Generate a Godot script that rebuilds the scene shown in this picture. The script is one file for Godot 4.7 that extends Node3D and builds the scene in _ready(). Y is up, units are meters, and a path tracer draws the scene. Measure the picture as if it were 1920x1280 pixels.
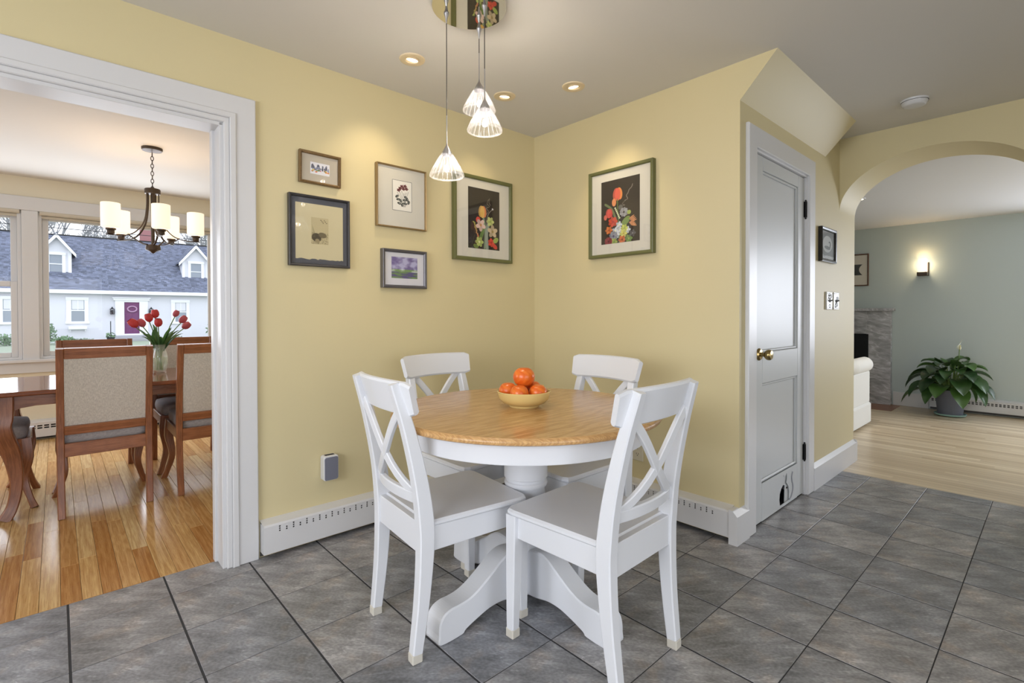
extends Node3D

# A breakfast corner: round white table with four chairs between a cased opening to a dining room
# and an arch to a living room. x runs along the picture wall, z towards the kitchen, y up, metres.

const CEIL := 2.377        # kitchen and dining ceiling
const CEIL_LIVING := 2.215
const TILE := 0.3085       # pitch of the floor tiles
const TILE_X := 1.8513
const TILE_Z := 1.6401

var mats := {}
var taken := {}
var rng := RandomNumberGenerator.new()


# ---------------------------------------------------------------- mesh building
class MB:
	var v := PackedVector3Array()
	var n := PackedVector3Array()
	var uv := PackedVector2Array()
	var ix := PackedInt32Array()
	var xf := Transform3D.IDENTITY
	var uvo := Vector2.ZERO

	func pt(p: Vector3, nm: Vector3, t: Vector2) -> int:
		v.append(xf * p)
		n.append((xf.basis * nm).normalized())
		uv.append(t + uvo)
		return v.size() - 1

	func tri(a: int, b: int, c: int) -> void:
		var fn := (v[b] - v[a]).cross(v[c] - v[a])
		if fn.dot(n[a] + n[b] + n[c]) > 0.0:
			ix.append_array(PackedInt32Array([a, c, b]))
		else:
			ix.append_array(PackedInt32Array([a, b, c]))

	func quad(a: int, b: int, c: int, d: int) -> void:
		tri(a, b, c)
		tri(a, c, d)

	func flat_uv(p: Vector3, nm: Vector3, g: int) -> Vector2:
		var k := 0
		var m := nm.abs()
		if m.y >= m.x and m.y >= m.z:
			k = 1
		elif m.z >= m.x:
			k = 2
		var a := (k + 1) % 3
		var b := (k + 2) % 3
		if b == g:
			var t := a
			a = b
			b = t
		elif a != g and k != 1:
			a = 0 if k == 2 else 2
			b = 1
		return Vector2(p[a], p[b])

	func face(pts: Array, out: Vector3, g := 0) -> void:
		var nm: Vector3 = (pts[1] - pts[0]).cross(pts[2] - pts[0])
		if nm.length() < 1e-12:
			return
		nm = nm.normalized()
		if nm.dot(out) < 0.0:
			nm = -nm
		var id := []
		for p in pts:
			id.append(pt(p, nm, flat_uv(p, nm, g)))
		for k in range(1, pts.size() - 1):
			tri(id[0], id[k], id[k + 1])

	# box from corner a to corner b with chamfered edges; g is the axis of the grain
	func box(a: Vector3, b: Vector3, ch := 0.0, g := 0) -> void:
		var lo := Vector3(minf(a.x, b.x), minf(a.y, b.y), minf(a.z, b.z))
		var hi := Vector3(maxf(a.x, b.x), maxf(a.y, b.y), maxf(a.z, b.z))
		var s := hi - lo
		ch = minf(ch, minf(s.x, minf(s.y, s.z)) * 0.45)
		var mid := (lo + hi) / 2.0
		if ch <= 0.0:
			for k in 3:
				for e in [-1, 1]:
					var pts := []
					for c in [[-1, -1], [1, -1], [1, 1], [-1, 1]]:
						var p := Vector3.ZERO
						p[k] = hi[k] if e > 0 else lo[k]
						p[(k + 1) % 3] = hi[(k + 1) % 3] if c[0] > 0 else lo[(k + 1) % 3]
						p[(k + 2) % 3] = hi[(k + 2) % 3] if c[1] > 0 else lo[(k + 2) % 3]
						pts.append(p)
					var o := Vector3.ZERO
					o[k] = e
					face(pts, o, g)
			return
		var corner := func(k: int, sg: Vector3) -> Vector3:
			var p := Vector3.ZERO
			for q in 3:
				var edge: float = hi[q] if sg[q] > 0 else lo[q]
				p[q] = edge if q == k else edge - sg[q] * ch
			return p
		for k in 3:
			for e in [-1, 1]:
				var pts := []
				for c in [[-1, -1], [1, -1], [1, 1], [-1, 1]]:
					var sg := Vector3.ZERO
					sg[k] = e
					sg[(k + 1) % 3] = c[0]
					sg[(k + 2) % 3] = c[1]
					pts.append(corner.call(k, sg))
				var o := Vector3.ZERO
				o[k] = e
				face(pts, o, g)
		for k in 3:
			var a1 := (k + 1) % 3
			var a2 := (k + 2) % 3
			for e1 in [-1, 1]:
				for e2 in [-1, 1]:
					var s1 := Vector3.ZERO
					s1[a1] = e1
					s1[a2] = e2
					var p_lo := s1
					var p_hi := s1
					p_lo[k] = -1
					p_hi[k] = 1
					face([corner.call(a1, p_lo), corner.call(a1, p_hi), corner.call(a2, p_hi), corner.call(a2, p_lo)], s1, g)
		for x in [-1, 1]:
			for y in [-1, 1]:
				for z in [-1, 1]:
					var sg := Vector3(x, y, z)
					face([corner.call(0, sg), corner.call(1, sg), corner.call(2, sg)], sg, g)

	# polygon in the plane o + x*ax + y*ay, pulled along d; ch chamfers both rims
	func prism(poly: Array, o: Vector3, ax: Vector3, ay: Vector3, d: Vector3, ch := 0.0, g := 0) -> void:
		var cnt := poly.size()
		var pv := PackedVector2Array()
		for p in poly:
			pv.append(p)
		var area := 0.0
		for k in cnt:
			area += pv[k].cross(pv[(k + 1) % cnt])
		if area < 0.0:
			pv.reverse()
		var inset := PackedVector2Array()
		for k in cnt:
			var e0 := (pv[k] - pv[(k + cnt - 1) % cnt]).normalized()
			var e1 := (pv[(k + 1) % cnt] - pv[k]).normalized()
			var n0 := Vector2(-e0.y, e0.x)
			var n1 := Vector2(-e1.y, e1.x)
			var m := (n0 + n1)
			m = m / maxf(0.35, m.length_squared() / 2.0)
			inset.append(pv[k] + m * ch)
		var dn := d.normalized()
		var at := func(p: Vector2, t: float) -> Vector3:
			return o + ax * p.x + ay * p.y + dn * t
		var dl := d.length()
		var cut := Geometry2D.triangulate_polygon(inset)
		for side in 2:
			var t: float = dl if side else 0.0
			var nm: Vector3 = dn if side else -dn
			var id := []
			for p in inset:
				var w: Vector3 = at.call(p, t)
				id.append(pt(w, nm, flat_uv(w, nm, g)))
			for k in range(0, cut.size(), 3):
				tri(id[cut[k]], id[cut[k + 1]], id[cut[k + 2]])
		for k in cnt:
			var j := (k + 1) % cnt
			var e := (pv[j] - pv[k]).normalized()
			var out := ax * e.y - ay * e.x
			face([at.call(pv[k], ch), at.call(pv[j], ch), at.call(pv[j], dl - ch), at.call(pv[k], dl - ch)], out, g)
			if ch > 0.0:
				face([at.call(inset[k], 0.0), at.call(inset[j], 0.0), at.call(pv[j], ch), at.call(pv[k], ch)], out - dn, g)
				face([at.call(inset[k], dl), at.call(inset[j], dl), at.call(pv[j], dl - ch), at.call(pv[k], dl - ch)], out + dn, g)

	# a smooth skin over rows of points; wrap joins the last column to the first
	func skin(rows: Array, wrap := false, outward := 1.0) -> void:
		var rn := rows.size()
		var cn: int = rows[0].size()
		var id := []
		var run := 0.0
		for r in rn:
			var line := []
			if r > 0:
				run += (rows[r][0] - rows[r - 1][0]).length()
			var around := 0.0
			for c in cn + (1 if wrap else 0):
				var cc := c % cn
				var r0 := maxi(r - 1, 0)
				var r1 := mini(r + 1, rn - 1)
				var c0 := (cc + cn - 1) % cn if wrap else maxi(cc - 1, 0)
				var c1 := (cc + 1) % cn if wrap else mini(cc + 1, cn - 1)
				var du: Vector3 = rows[r1][cc] - rows[r0][cc]
				var dv: Vector3 = rows[r][c1] - rows[r][c0]
				if dv.length() < 1e-7:
					var rr := r1 if r == 0 else r0
					dv = rows[rr][c1] - rows[rr][c0]
				if du.length() < 1e-7:
					du = Vector3.UP
				var nm := du.cross(dv) * outward
				if nm.length() < 1e-14:
					nm = Vector3.UP
				if c > 0:
					around += (rows[r][cc] - rows[r][(c - 1) % cn]).length()
				line.append(pt(rows[r][cc], nm.normalized(), Vector2(run, around)))
			id.append(line)
		for r in rn - 1:
			for c in id[0].size() - 1:
				quad(id[r][c], id[r + 1][c], id[r + 1][c + 1], id[r][c + 1])

	# turned shape: prof holds (radius, height); corners sharper than 40 degrees stay sharp
	func lathe(prof: Array, seg := 32, at := Vector3.ZERO, rib := 0, amp := 0.0) -> void:
		var cuts := [0]
		for k in range(1, prof.size() - 1):
			var a: Vector2 = (prof[k] - prof[k - 1]).normalized()
			var b: Vector2 = (prof[k + 1] - prof[k]).normalized()
			if absf(a.angle_to(b)) > deg_to_rad(40):
				cuts.append(k)
		cuts.append(prof.size() - 1)
		for q in cuts.size() - 1:
			var rows := []
			for k in range(cuts[q], cuts[q + 1] + 1):
				var row := []
				for s in seg:
					var ang := TAU * s / seg
					var r: float = prof[k].x * (1.0 + (amp * cos(rib * ang) if rib else 0.0))
					row.append(at + Vector3(r * cos(ang), prof[k].y, r * sin(ang)))
				rows.append(row)
			skin(rows, true, 1.0)

	func tube(path: Array, radius, seg := 8, caps := true) -> void:
		var rows := []
		var side := Vector3.ZERO
		for k in path.size():
			var t: Vector3 = (path[mini(k + 1, path.size() - 1)] - path[maxi(k - 1, 0)]).normalized()
			if side == Vector3.ZERO:
				side = t.cross(Vector3.UP if absf(t.y) < 0.9 else Vector3.RIGHT).normalized()
			side = (side - t * side.dot(t)).normalized()
			var other := t.cross(side)
			var r: float = radius[k] if radius is Array else radius
			var row := []
			for s in seg:
				var a := TAU * s / seg
				row.append(path[k] + (side * cos(a) + other * sin(a)) * r)
			rows.append(row)
		skin(rows, true, -1.0)
		if caps:
			for e in [0, path.size() - 1]:
				var out: Vector3 = path[0] - path[1] if e == 0 else path[-1] - path[-2]
				face(rows[e], out)

	# rectangular bar along a path; sizes are (across, along up); edges chamfered by ch
	func sweep(path: Array, sizes: Array, up: Vector3, ch := 0.003) -> void:
		var rings := []
		var run := 0.0
		var runs := []
		for k in path.size():
			var t: Vector3 = (path[mini(k + 1, path.size() - 1)] - path[maxi(k - 1, 0)]).normalized()
			var side := t.cross(up).normalized()
			var u2 := side.cross(t).normalized()
			var sz: Vector2 = sizes[mini(k, sizes.size() - 1)]
			var w := sz.x / 2.0
			var h := sz.y / 2.0
			var c := minf(ch, minf(w, h) * 0.6)
			var ring := []
			for q in [[w, -h + c], [w, h - c], [w - c, h], [-w + c, h], [-w, h - c], [-w, -h + c], [-w + c, -h], [w - c, -h]]:
				ring.append(path[k] + side * q[0] + u2 * q[1])
			rings.append(ring)
			if k > 0:
				run += (path[k] - path[k - 1]).length()
			runs.append(run)
		for q in 8:
			var j := (q + 1) % 8
			var ids := []
			for k in path.size():
				var t: Vector3 = (path[mini(k + 1, path.size() - 1)] - path[maxi(k - 1, 0)]).normalized()
				var e: Vector3 = rings[k][j] - rings[k][q]
				var nm := e.cross(t)
				var centre: Vector3 = path[k]
				if nm.dot((rings[k][q] + rings[k][j]) / 2.0 - centre) < 0.0:
					nm = -nm
				var vv := 0.07 * q
				ids.append([pt(rings[k][q], nm, Vector2(runs[k], vv)), pt(rings[k][j], nm, Vector2(runs[k], vv + e.length()))])
			for k in path.size() - 1:
				quad(ids[k][0], ids[k + 1][0], ids[k + 1][1], ids[k][1])
		face(rings[0], path[0] - path[1])
		face(rings[-1], path[-1] - path[-2])

	func ball(c: Vector3, r: Vector3, seg := 20, rings := 12) -> void:
		var rows := []
		for k in rings + 1:
			var a := PI * k / rings
			var row := []
			for s in seg:
				var b := TAU * s / seg
				row.append(c + Vector3(r.x * sin(a) * cos(b), r.y * cos(a), r.z * sin(a) * sin(b)))
			rows.append(row)
		skin(rows, true, -1.0)

	func mesh() -> ArrayMesh:
		var arr := []
		arr.resize(Mesh.ARRAY_MAX)
		arr[Mesh.ARRAY_VERTEX] = v
		arr[Mesh.ARRAY_NORMAL] = n
		arr[Mesh.ARRAY_TEX_UV] = uv
		arr[Mesh.ARRAY_INDEX] = ix
		var m := ArrayMesh.new()
		m.add_surface_from_arrays(Mesh.PRIMITIVE_TRIANGLES, arr)
		return m


func curve(pts: Array, steps := 6) -> Array:
	# a smooth line through the given points
	var out := []
	for k in pts.size() - 1:
		var p0 = pts[maxi(k - 1, 0)]
		var p3 = pts[mini(k + 2, pts.size() - 1)]
		for s in steps:
			out.append(pts[k].cubic_interpolate(pts[k + 1], p0, p3, float(s) / steps))
	out.append(pts[-1])
	return out


func box_mesh(a: Vector3, b: Vector3, ch := 0.0, g := 0) -> MB:
	var m := MB.new()
	m.box(a, b, ch, g)
	return m


func obj(called: String, m, material: Material, parent: Node = self) -> MeshInstance3D:
	var o := MeshInstance3D.new()
	o.name = numbered(called) if parent == self else called
	o.mesh = m.mesh() if m is MB else m
	o.material_override = material
	parent.add_child(o, true)
	return o


func numbered(called: String) -> String:
	if not taken.has(called):
		taken[called] = 0
		return called
	taken[called] += 1
	return "%s_%03d" % [called, taken[called]]


func tag(o: Node, label: String, category: String, group := "") -> Node:
	o.set_meta("label", label)
	o.set_meta("category", category)
	if group != "":
		o.set_meta("group", group)
	return o


func thing(called: String, label: String, category: String, at := Vector3.ZERO, turn := 0.0, group := "") -> Node3D:
	var o := Node3D.new()
	o.name = numbered(called)
	add_child(o)
	o.position = at
	o.rotation.y = turn
	tag(o, label, category, group)
	return o


func struct(called: String, m, material: Material) -> MeshInstance3D:
	var o := obj(called, m, material)
	o.set_meta("kind", "structure")
	return o


func copy(o: Node3D, label: String, at: Vector3, turn: float) -> Node3D:
	var c: Node3D = o.duplicate()
	c.name = numbered(String(o.name))
	add_child(c)
	c.position = at
	c.rotation.y = turn
	c.set_meta("label", label)
	return c


# ---------------------------------------------------------------- textures and materials
func noise(seed_: int, freq: float, oct := 4, kind := FastNoiseLite.TYPE_SIMPLEX_SMOOTH) -> FastNoiseLite:
	var f := FastNoiseLite.new()
	f.seed = seed_
	f.noise_type = kind
	f.frequency = freq
	f.fractal_type = FastNoiseLite.FRACTAL_FBM
	f.fractal_octaves = oct
	return f


func picture_of(w: int, h: int, paint: Callable) -> ImageTexture:
	var data := PackedByteArray()
	data.resize(w * h * 3)
	var k := 0
	for y in h:
		for x in w:
			var c: Color = paint.call(x, y)
			data[k] = clampi(int(c.r * 255.0), 0, 255)
			data[k + 1] = clampi(int(c.g * 255.0), 0, 255)
			data[k + 2] = clampi(int(c.b * 255.0), 0, 255)
			k += 3
	return ImageTexture.create_from_image(Image.create_from_data(w, h, false, Image.FORMAT_RGB8, data))


func wood_tex(seed_: int, dark: Color, light: Color, rings: float, w := 512, h := 256) -> ImageTexture:
	# grain runs along u; the pattern closes on itself in both directions by mirroring
	var warp := noise(seed_, 0.006, 3)
	var fine := noise(seed_ + 7, 0.05, 3)
	var pore := noise(seed_ + 13, 0.09, 2)
	return picture_of(w, h, func(x: int, y: int) -> Color:
		var mx: float = absf(x - w / 2.0) * 2.0
		var my: float = absf(y - h / 2.0) * 2.0
		var ring: float = sin((my * 0.05 * rings) + warp.get_noise_2d(mx * 0.35, my * 1.6) * 9.0)
		var f: float = fine.get_noise_2d(mx * 0.12, my * 2.0)
		var p: float = pore.get_noise_2d(mx * 0.1, my * 4.0)
		var t: float = clampf(0.55 + 0.22 * ring + 0.3 * f - (0.35 if p > 0.32 else 0.0), 0.0, 1.0)
		return dark.lerp(light, t))


func mat(called: String, color: Color, rough := 0.6, tex: Texture2D = null, uv := Vector3.ONE, metal := 0.0) -> StandardMaterial3D:
	var m := StandardMaterial3D.new()
	m.resource_name = called
	m.albedo_color = color
	m.roughness = rough
	m.metallic = metal
	if tex:
		m.albedo_texture = tex
		m.uv1_scale = uv
	mats[called] = m
	return m


func glow(m: StandardMaterial3D, color: Color, energy: float) -> StandardMaterial3D:
	m.emission_enabled = true
	m.emission = color
	m.emission_energy_multiplier = energy
	return m


func pane(called: String, alpha: float, tint := Color.WHITE) -> StandardMaterial3D:
	var m := mat(called, Color(tint, alpha), 0.0)
	m.transparency = BaseMaterial3D.TRANSPARENCY_ALPHA
	return m


func make_materials() -> void:
	mat("wall_yellow", Color8(213, 200, 157), 0.5)
	mat("ceiling_white", Color8(216, 213, 207), 0.75)
	mat("trim_white", Color8(213, 213, 214), 0.32)
	mat("door_white", Color8(198, 201, 202), 0.36)
	mat("chair_white", Color8(225, 227, 231), 0.3)
	mat("felt", Color8(205, 200, 188), 0.95)
	mat("grout", Color8(54, 54, 56), 0.95)
	mat("dark_gap", Color8(38, 38, 40), 0.9)
	mat("black_iron", Color8(22, 22, 24), 0.4, null, Vector3.ONE, 0.5)
	mat("brass", Color8(168, 146, 98), 0.24, null, Vector3.ONE, 1.0)
	mat("steel", Color8(190, 190, 194), 0.28, null, Vector3.ONE, 1.0)
	mat("mirror", Color8(236, 234, 226), 0.02, null, Vector3.ONE, 1.0)
	mat("bronze", Color8(78, 66, 56), 0.45, null, Vector3.ONE, 0.55)
	mat("wall_sage", Color8(192, 203, 202), 0.6)
	mat("ceiling_living", Color8(224, 224, 224), 0.7)
	mat("wall_cream", Color8(226, 218, 196), 0.6)
	# slate-look porcelain
	var big := noise(11, 0.004, 4)
	var mid := noise(12, 0.012, 4)
	var fine := noise(13, 0.06, 3)
	var rust := noise(14, 0.005, 3)
	var scratch := noise(15, 0.03, 5)
	var slate := picture_of(1024, 1024, func(x: int, y: int) -> Color:
		var u: float = x * 0.8 + y * 0.6
		var w: float = -x * 0.6 + y * 0.8
		var a: float = big.get_noise_2d(u * 0.6, w * 1.0)
		var b: float = mid.get_noise_2d(u * 0.22 + a * 40.0, w * 0.9)
		var c: float = fine.get_noise_2d(u * 0.7, w)
		var vein: float = clampf(1.0 - absf(b + 0.1) * 14.0, 0.0, 1.0) * clampf(a * 2.0 + 0.1, 0.0, 1.0)
		var rough: float = scratch.get_noise_2d(u * 0.25 + a * 30.0, w * 1.1)
		vein += 0.7 * clampf(rough * 3.2 - 0.9, 0.0, 1.0)
		var g: float = 0.585 + 0.14 * a + 0.11 * b + 0.09 * c + 0.14 * vein
		var r: float = clampf(rust.get_noise_2d(x, y) * 1.8 - 0.35, 0.0, 1.0)
		return Color(g * 0.995 + 0.045 * r, g * 1.0 + 0.012 * r, g * 1.015 - 0.02 * r))
	for k in 3:
		var t: Color = [Color8(232, 230, 228), Color8(246, 242, 238), Color8(220, 221, 224)][k]
		mat("tile_%d" % k, t, 0.38, slate, Vector3(1.35, 1.35, 1))
		mats["tile_%d" % k].heightmap_enabled = false
	# oak strips of the dining floor
	var oak := wood_tex(21, Color8(184, 146, 100), Color8(230, 202, 154), 1.0)
	var tones := [Color8(255, 250, 236), Color8(246, 230, 206), Color8(234, 210, 178), Color8(255, 255, 246), Color8(222, 192, 156), Color8(250, 238, 214)]
	for k in 6:
		mat("strip_%d" % k, tones[k], 0.19, oak, Vector3(0.55, 3.2, 1))
	var oak_top := wood_tex(31, Color8(168, 124, 76), Color8(226, 188, 134), 1.0, 1024, 512)
	mat("table_oak", Color8(255, 252, 246), 0.2, oak_top, Vector3(0.38, 1.5, 1))
	mat("table_edge", Color8(255, 252, 246), 0.3, oak_top, Vector3(3.0, 3.0, 1))
	var cherry := wood_tex(41, Color8(118, 74, 48), Color8(168, 112, 78), 0.8)
	mat("cherry", Color8(255, 250, 246), 0.28, cherry, Vector3(1.2, 4.0, 1))
	mat("cherry_top", Color8(236, 214, 206), 0.1, cherry, Vector3(0.8, 1.6, 1))
	# woven linen
	var lw := noise(51, 0.5, 2)
	var linen := picture_of(256, 256, func(x: int, y: int) -> Color:
		var warp: float = lw.get_noise_2d(x * 1.6, y * 0.12)
		var weft: float = lw.get_noise_2d(x * 0.12 + 400.0, y * 1.6)
		var t: float = clampf(0.5 + 0.55 * warp + 0.4 * weft, 0.0, 1.0)
		return Color8(178, 172, 165).lerp(Color8(224, 219, 210), t))
	mat("linen", Color.WHITE, 0.95, linen, Vector3(3.0, 3.0, 1))
	mat("cushion_grey", Color8(214, 214, 224), 0.9, linen, Vector3(2.4, 2.4, 1))
	# living room boards: narrow strips, far away
	var ln := noise(61, 0.02, 3)
	var strips := picture_of(512, 1024, func(x: int, y: int) -> Color:
		var row: int = y / 16
		var shift: float = ln.get_noise_2d(row * 37.0, floorf((x + row * 131) / 190.0) * 91.0)
		var grain: float = ln.get_noise_2d(x * 0.25, y * 6.0)
		var t: float = clampf(0.55 + 0.75 * shift + 0.25 * grain, 0.0, 1.0)
		var c: Color = Color8(186, 164, 132).lerp(Color8(228, 212, 184), t)
		return c.darkened(0.22) if y % 16 == 0 else c)
	mat("living_boards", Color.WHITE, 0.3, strips, Vector3(0.28, 0.27, 1))
	# grey marble
	var ma := noise(71, 0.006, 5)
	var mb := noise(72, 0.02, 4)
	var marble := picture_of(512, 512, func(x: int, y: int) -> Color:
		var a: float = ma.get_noise_2d(x * 1.8 + y * 0.5, y * 0.6 + x * 0.3)
		var b: float = mb.get_noise_2d(x * 2.0 + a * 50.0, y * 0.6 + x * 0.5)
		var g: float = 0.70 + 0.12 * a + 0.14 * b + 0.12 * clampf(1.0 - absf(a) * 9.0, 0.0, 1.0)
		return Color(g * 0.99, g * 0.99, g * 1.01))
	mat("marble", Color.WHITE, 0.35, marble, Vector3(1.1, 1.1, 1))
	# outdoors
	var sh := noise(81, 0.06, 3)
	var shingle := picture_of(512, 512, func(x: int, y: int) -> Color:
		var row: int = y / 10
		var cell: float = sh.get_noise_2d(floorf((x + (row % 3) * 11) / 22.0) * 53.0, row * 71.0)
		var g: float = 0.50 + 0.16 * cell + 0.06 * sh.get_noise_2d(x * 2.0, y * 2.0)
		if y % 10 < 2:
			g -= 0.12
		return Color(g * 0.93, g * 0.98, g * 1.12))
	mat("shingle", Color8(240, 240, 244), 0.9, shingle, Vector3(0.22, 0.22, 1))
	mat("clapboard", Color8(228, 228, 236), 0.7)
	mat("house_trim", Color8(246, 246, 250), 0.6)
	mat("door_purple", Color8(116, 62, 108), 0.5)
	mat("house_glass", Color8(150, 158, 170), 0.08)
	mat("brick_far", Color8(170, 120, 122), 0.9)
	mat("lawn", Color8(150, 160, 140), 0.95)
	mat("bark", Color8(150, 146, 146), 0.95)
	mat("twig", Color8(168, 168, 170), 0.95)
	mat("shrub_leaf", Color8(120, 146, 112), 0.8)
	pane("window_glass", 0.0).metallic_specular = 0.26
	pane("picture_glass", 0.0).metallic_specular = 0.4


# ---------------------------------------------------------------- painted prints
func blob(im: Image, c: Vector2, r: Vector2, turn: float, color: Color) -> void:
	var big := maxf(r.x, r.y)
	var cs := cos(turn)
	var sn := sin(turn)
	for y in range(maxi(0, int(c.y - big)), mini(im.get_height(), int(c.y + big) + 1)):
		for x in range(maxi(0, int(c.x - big)), mini(im.get_width(), int(c.x + big) + 1)):
			var d := Vector2(x, y) - c
			var q := Vector2((d.x * cs + d.y * sn) / r.x, (-d.x * sn + d.y * cs) / r.y)
			if q.length_squared() < 1.0:
				im.set_pixel(x, y, color)


func stroke(im: Image, pts: Array, w: float, color: Color) -> void:
	for p in curve(pts, 14):
		blob(im, p, Vector2(w, w), 0.0, color)


func flower(im: Image, c: Vector2, r: float, petals: int, color: Color, heart: Color, turn := 0.0) -> void:
	for k in petals:
		var a := TAU * k / petals + turn
		var tone := color.darkened(0.12 * (k % 2))
		blob(im, c + Vector2(cos(a), sin(a)) * r * 0.55, Vector2(r * 0.52, r * 0.36), a, tone)
	blob(im, c, Vector2(r, r) * 0.24, 0.0, heart)


func tulip_print(im: Image, c: Vector2, r: float, color: Color, tip: Color) -> void:
	blob(im, c + Vector2(-r * 0.35, 0), Vector2(r * 0.5, r), 0.12, color.darkened(0.15))
	blob(im, c + Vector2(r * 0.35, 0), Vector2(r * 0.5, r), -0.12, tip)
	blob(im, c + Vector2(0, r * 0.1), Vector2(r * 0.5, r * 1.05), 0.0, color)


func tex(im: Image) -> ImageTexture:
	return ImageTexture.create_from_image(im)


func art_bouquet(which: int) -> ImageTexture:
	var im := Image.create(320, 480, false, Image.FORMAT_RGB8)
	im.fill(Color8(34, 26, 22))
	var g1 := Color8(96, 124, 60)
	var g2 := Color8(150, 168, 82)
	if which == 0:
		stroke(im, [Vector2(205, 75), Vector2(190, 110), Vector2(214, 130), Vector2(180, 150), Vector2(206, 170), Vector2(178, 200)], 2.5, Color8(120, 112, 98))
		stroke(im, [Vector2(215, 65), Vector2(210, 100), Vector2(226, 120)], 2.0, Color8(140, 132, 118))
		stroke(im, [Vector2(245, 150), Vector2(200, 200), Vector2(180, 300)], 3.0, Color8(150, 145, 136))
		blob(im, Vector2(247, 148), Vector2(9, 7), 0.4, Color8(206, 208, 214))
		stroke(im, [Vector2(150, 220), Vector2(170, 320), Vector2(165, 470)], 9.0, Color8(120, 140, 110))
		stroke(im, [Vector2(210, 260), Vector2(185, 350), Vector2(190, 475)], 15.0, Color8(134, 146, 134))
		stroke(im, [Vector2(120, 400), Vector2(140, 350), Vector2(145, 320)], 16.0, g1)
		tulip_print(im, Vector2(142, 180), 46.0, Color8(206, 166, 84), Color8(196, 112, 62))
		blob(im, Vector2(98, 250), Vector2(22, 24), 0.2, Color8(200, 70, 56))
		flower(im, Vector2(124, 290), 48.0, 5, Color8(214, 186, 176), Color8(186, 140, 90), 0.3)
		flower(im, Vector2(222, 252), 38.0, 6, Color8(190, 200, 126), g2)
		flower(im, Vector2(246, 330), 50.0, 5, Color8(196, 178, 148), Color8(150, 130, 84), 0.9)
		for k in 9:
			blob(im, Vector2(58 + 5 * k, 275 + 14 * k), Vector2(15, 5), 0.5 + 0.7 * (k % 3), g2.lerp(Color8(198, 120, 90), 0.12 * k))
		flower(im, Vector2(110, 425), 40.0, 6, Color8(170, 186, 104), Color8(208, 212, 160))
		flower(im, Vector2(232, 420), 34.0, 6, Color8(214, 74, 56), Color8(170, 40, 34), 0.4)
		blob(im, Vector2(280, 398), Vector2(30, 20), -0.6, g2)
		blob(im, Vector2(270, 450), Vector2(28, 18), 0.6, Color8(196, 60, 48))
		blob(im, Vector2(75, 462), Vector2(26, 16), 0.4, g1)
	else:
		stroke(im, [Vector2(262, 60), Vector2(255, 80), Vector2(235, 96), Vector2(225, 120), Vector2(212, 135), Vector2(222, 160), Vector2(200, 170)], 3.0, Color8(128, 124, 112))
		stroke(im, [Vector2(215, 165), Vector2(180, 190), Vector2(200, 205), Vector2(165, 205)], 2.5, Color8(100, 98, 92))
		tulip_print(im, Vector2(140, 110), 46.0, Color8(214, 92, 76), Color8(216, 136, 70))
		blob(im, Vector2(110, 170), Vector2(18, 30), 0.0, Color8(214, 140, 92))
		stroke(im, [Vector2(36, 175), Vector2(90, 220), Vector2(125, 300), Vector2(150, 400), Vector2(158, 470)], 9.0, Color8(104, 118, 78))
		stroke(im, [Vector2(138, 150), Vector2(142, 250), Vector2(150, 330)], 4.0, g1)
		blob(im, Vector2(165, 215), Vector2(18, 20), 0.0, Color8(92, 92, 92))
		flower(im, Vector2(192, 255), 34.0, 9, Color8(150, 154, 162), Color8(60, 60, 70))
		blob(im, Vector2(234, 262), Vector2(16, 16), 0.0, g2)
		tulip_print(im, Vector2(68, 245), 34.0, Color8(204, 82, 76), Color8(190, 70, 66))
		blob(im, Vector2(36, 275), Vector2(14, 20), 0.0, Color8(196, 100, 84))
		flower(im, Vector2(100, 315), 38.0, 7, Color8(196, 74, 50), Color8(160, 48, 36))
		for k in 7:
			blob(im, Vector2(120 + 6 * k, 215 + 13 * k), Vector2(7, 7), 0.0, Color8(206, 216, 180))
		blob(im, Vector2(206, 325), Vector2(46, 24), -0.8, Color8(112, 138, 70))
		for k in 8:
			blob(im, Vector2(255 + 6 * (k % 4), 300 + 9 * k), Vector2(24, 5), -0.5 + 0.1 * k, Color8(190, 132, 92))
		flower(im, Vector2(66, 375), 30.0, 6, Color8(206, 118, 58), Color8(150, 70, 40))
		for p in [Vector2(120, 385), Vector2(152, 345), Vector2(160, 385), Vector2(220, 390), Vector2(135, 415)]:
			flower(im, p, 26.0, 5, Color8(196, 204, 214), Color8(226, 226, 190))
		flower(im, Vector2(105, 425), 36.0, 9, Color8(132, 138, 152), Color8(70, 60, 96))
		flower(im, Vector2(196, 375), 28.0, 6, Color8(196, 206, 96), g2)
		flower(im, Vector2(188, 415), 30.0, 6, Color8(206, 206, 112), Color8(180, 160, 50))
		flower(im, Vector2(178, 458), 30.0, 6, Color8(204, 110, 60), Color8(120, 56, 30))
		flower(im, Vector2(110, 468), 28.0, 6, g2, g1)
		flower(im, Vector2(62, 460), 32.0, 10, Color8(140, 60, 66), Color8(80, 30, 40))
		flower(im, Vector2(232, 455), 30.0, 6, Color8(110, 140, 74), g2)
		flower(im, Vector2(262, 420), 26.0, 5, Color8(84, 84, 88), Color8(130, 130, 130))
	return tex(im)


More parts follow.
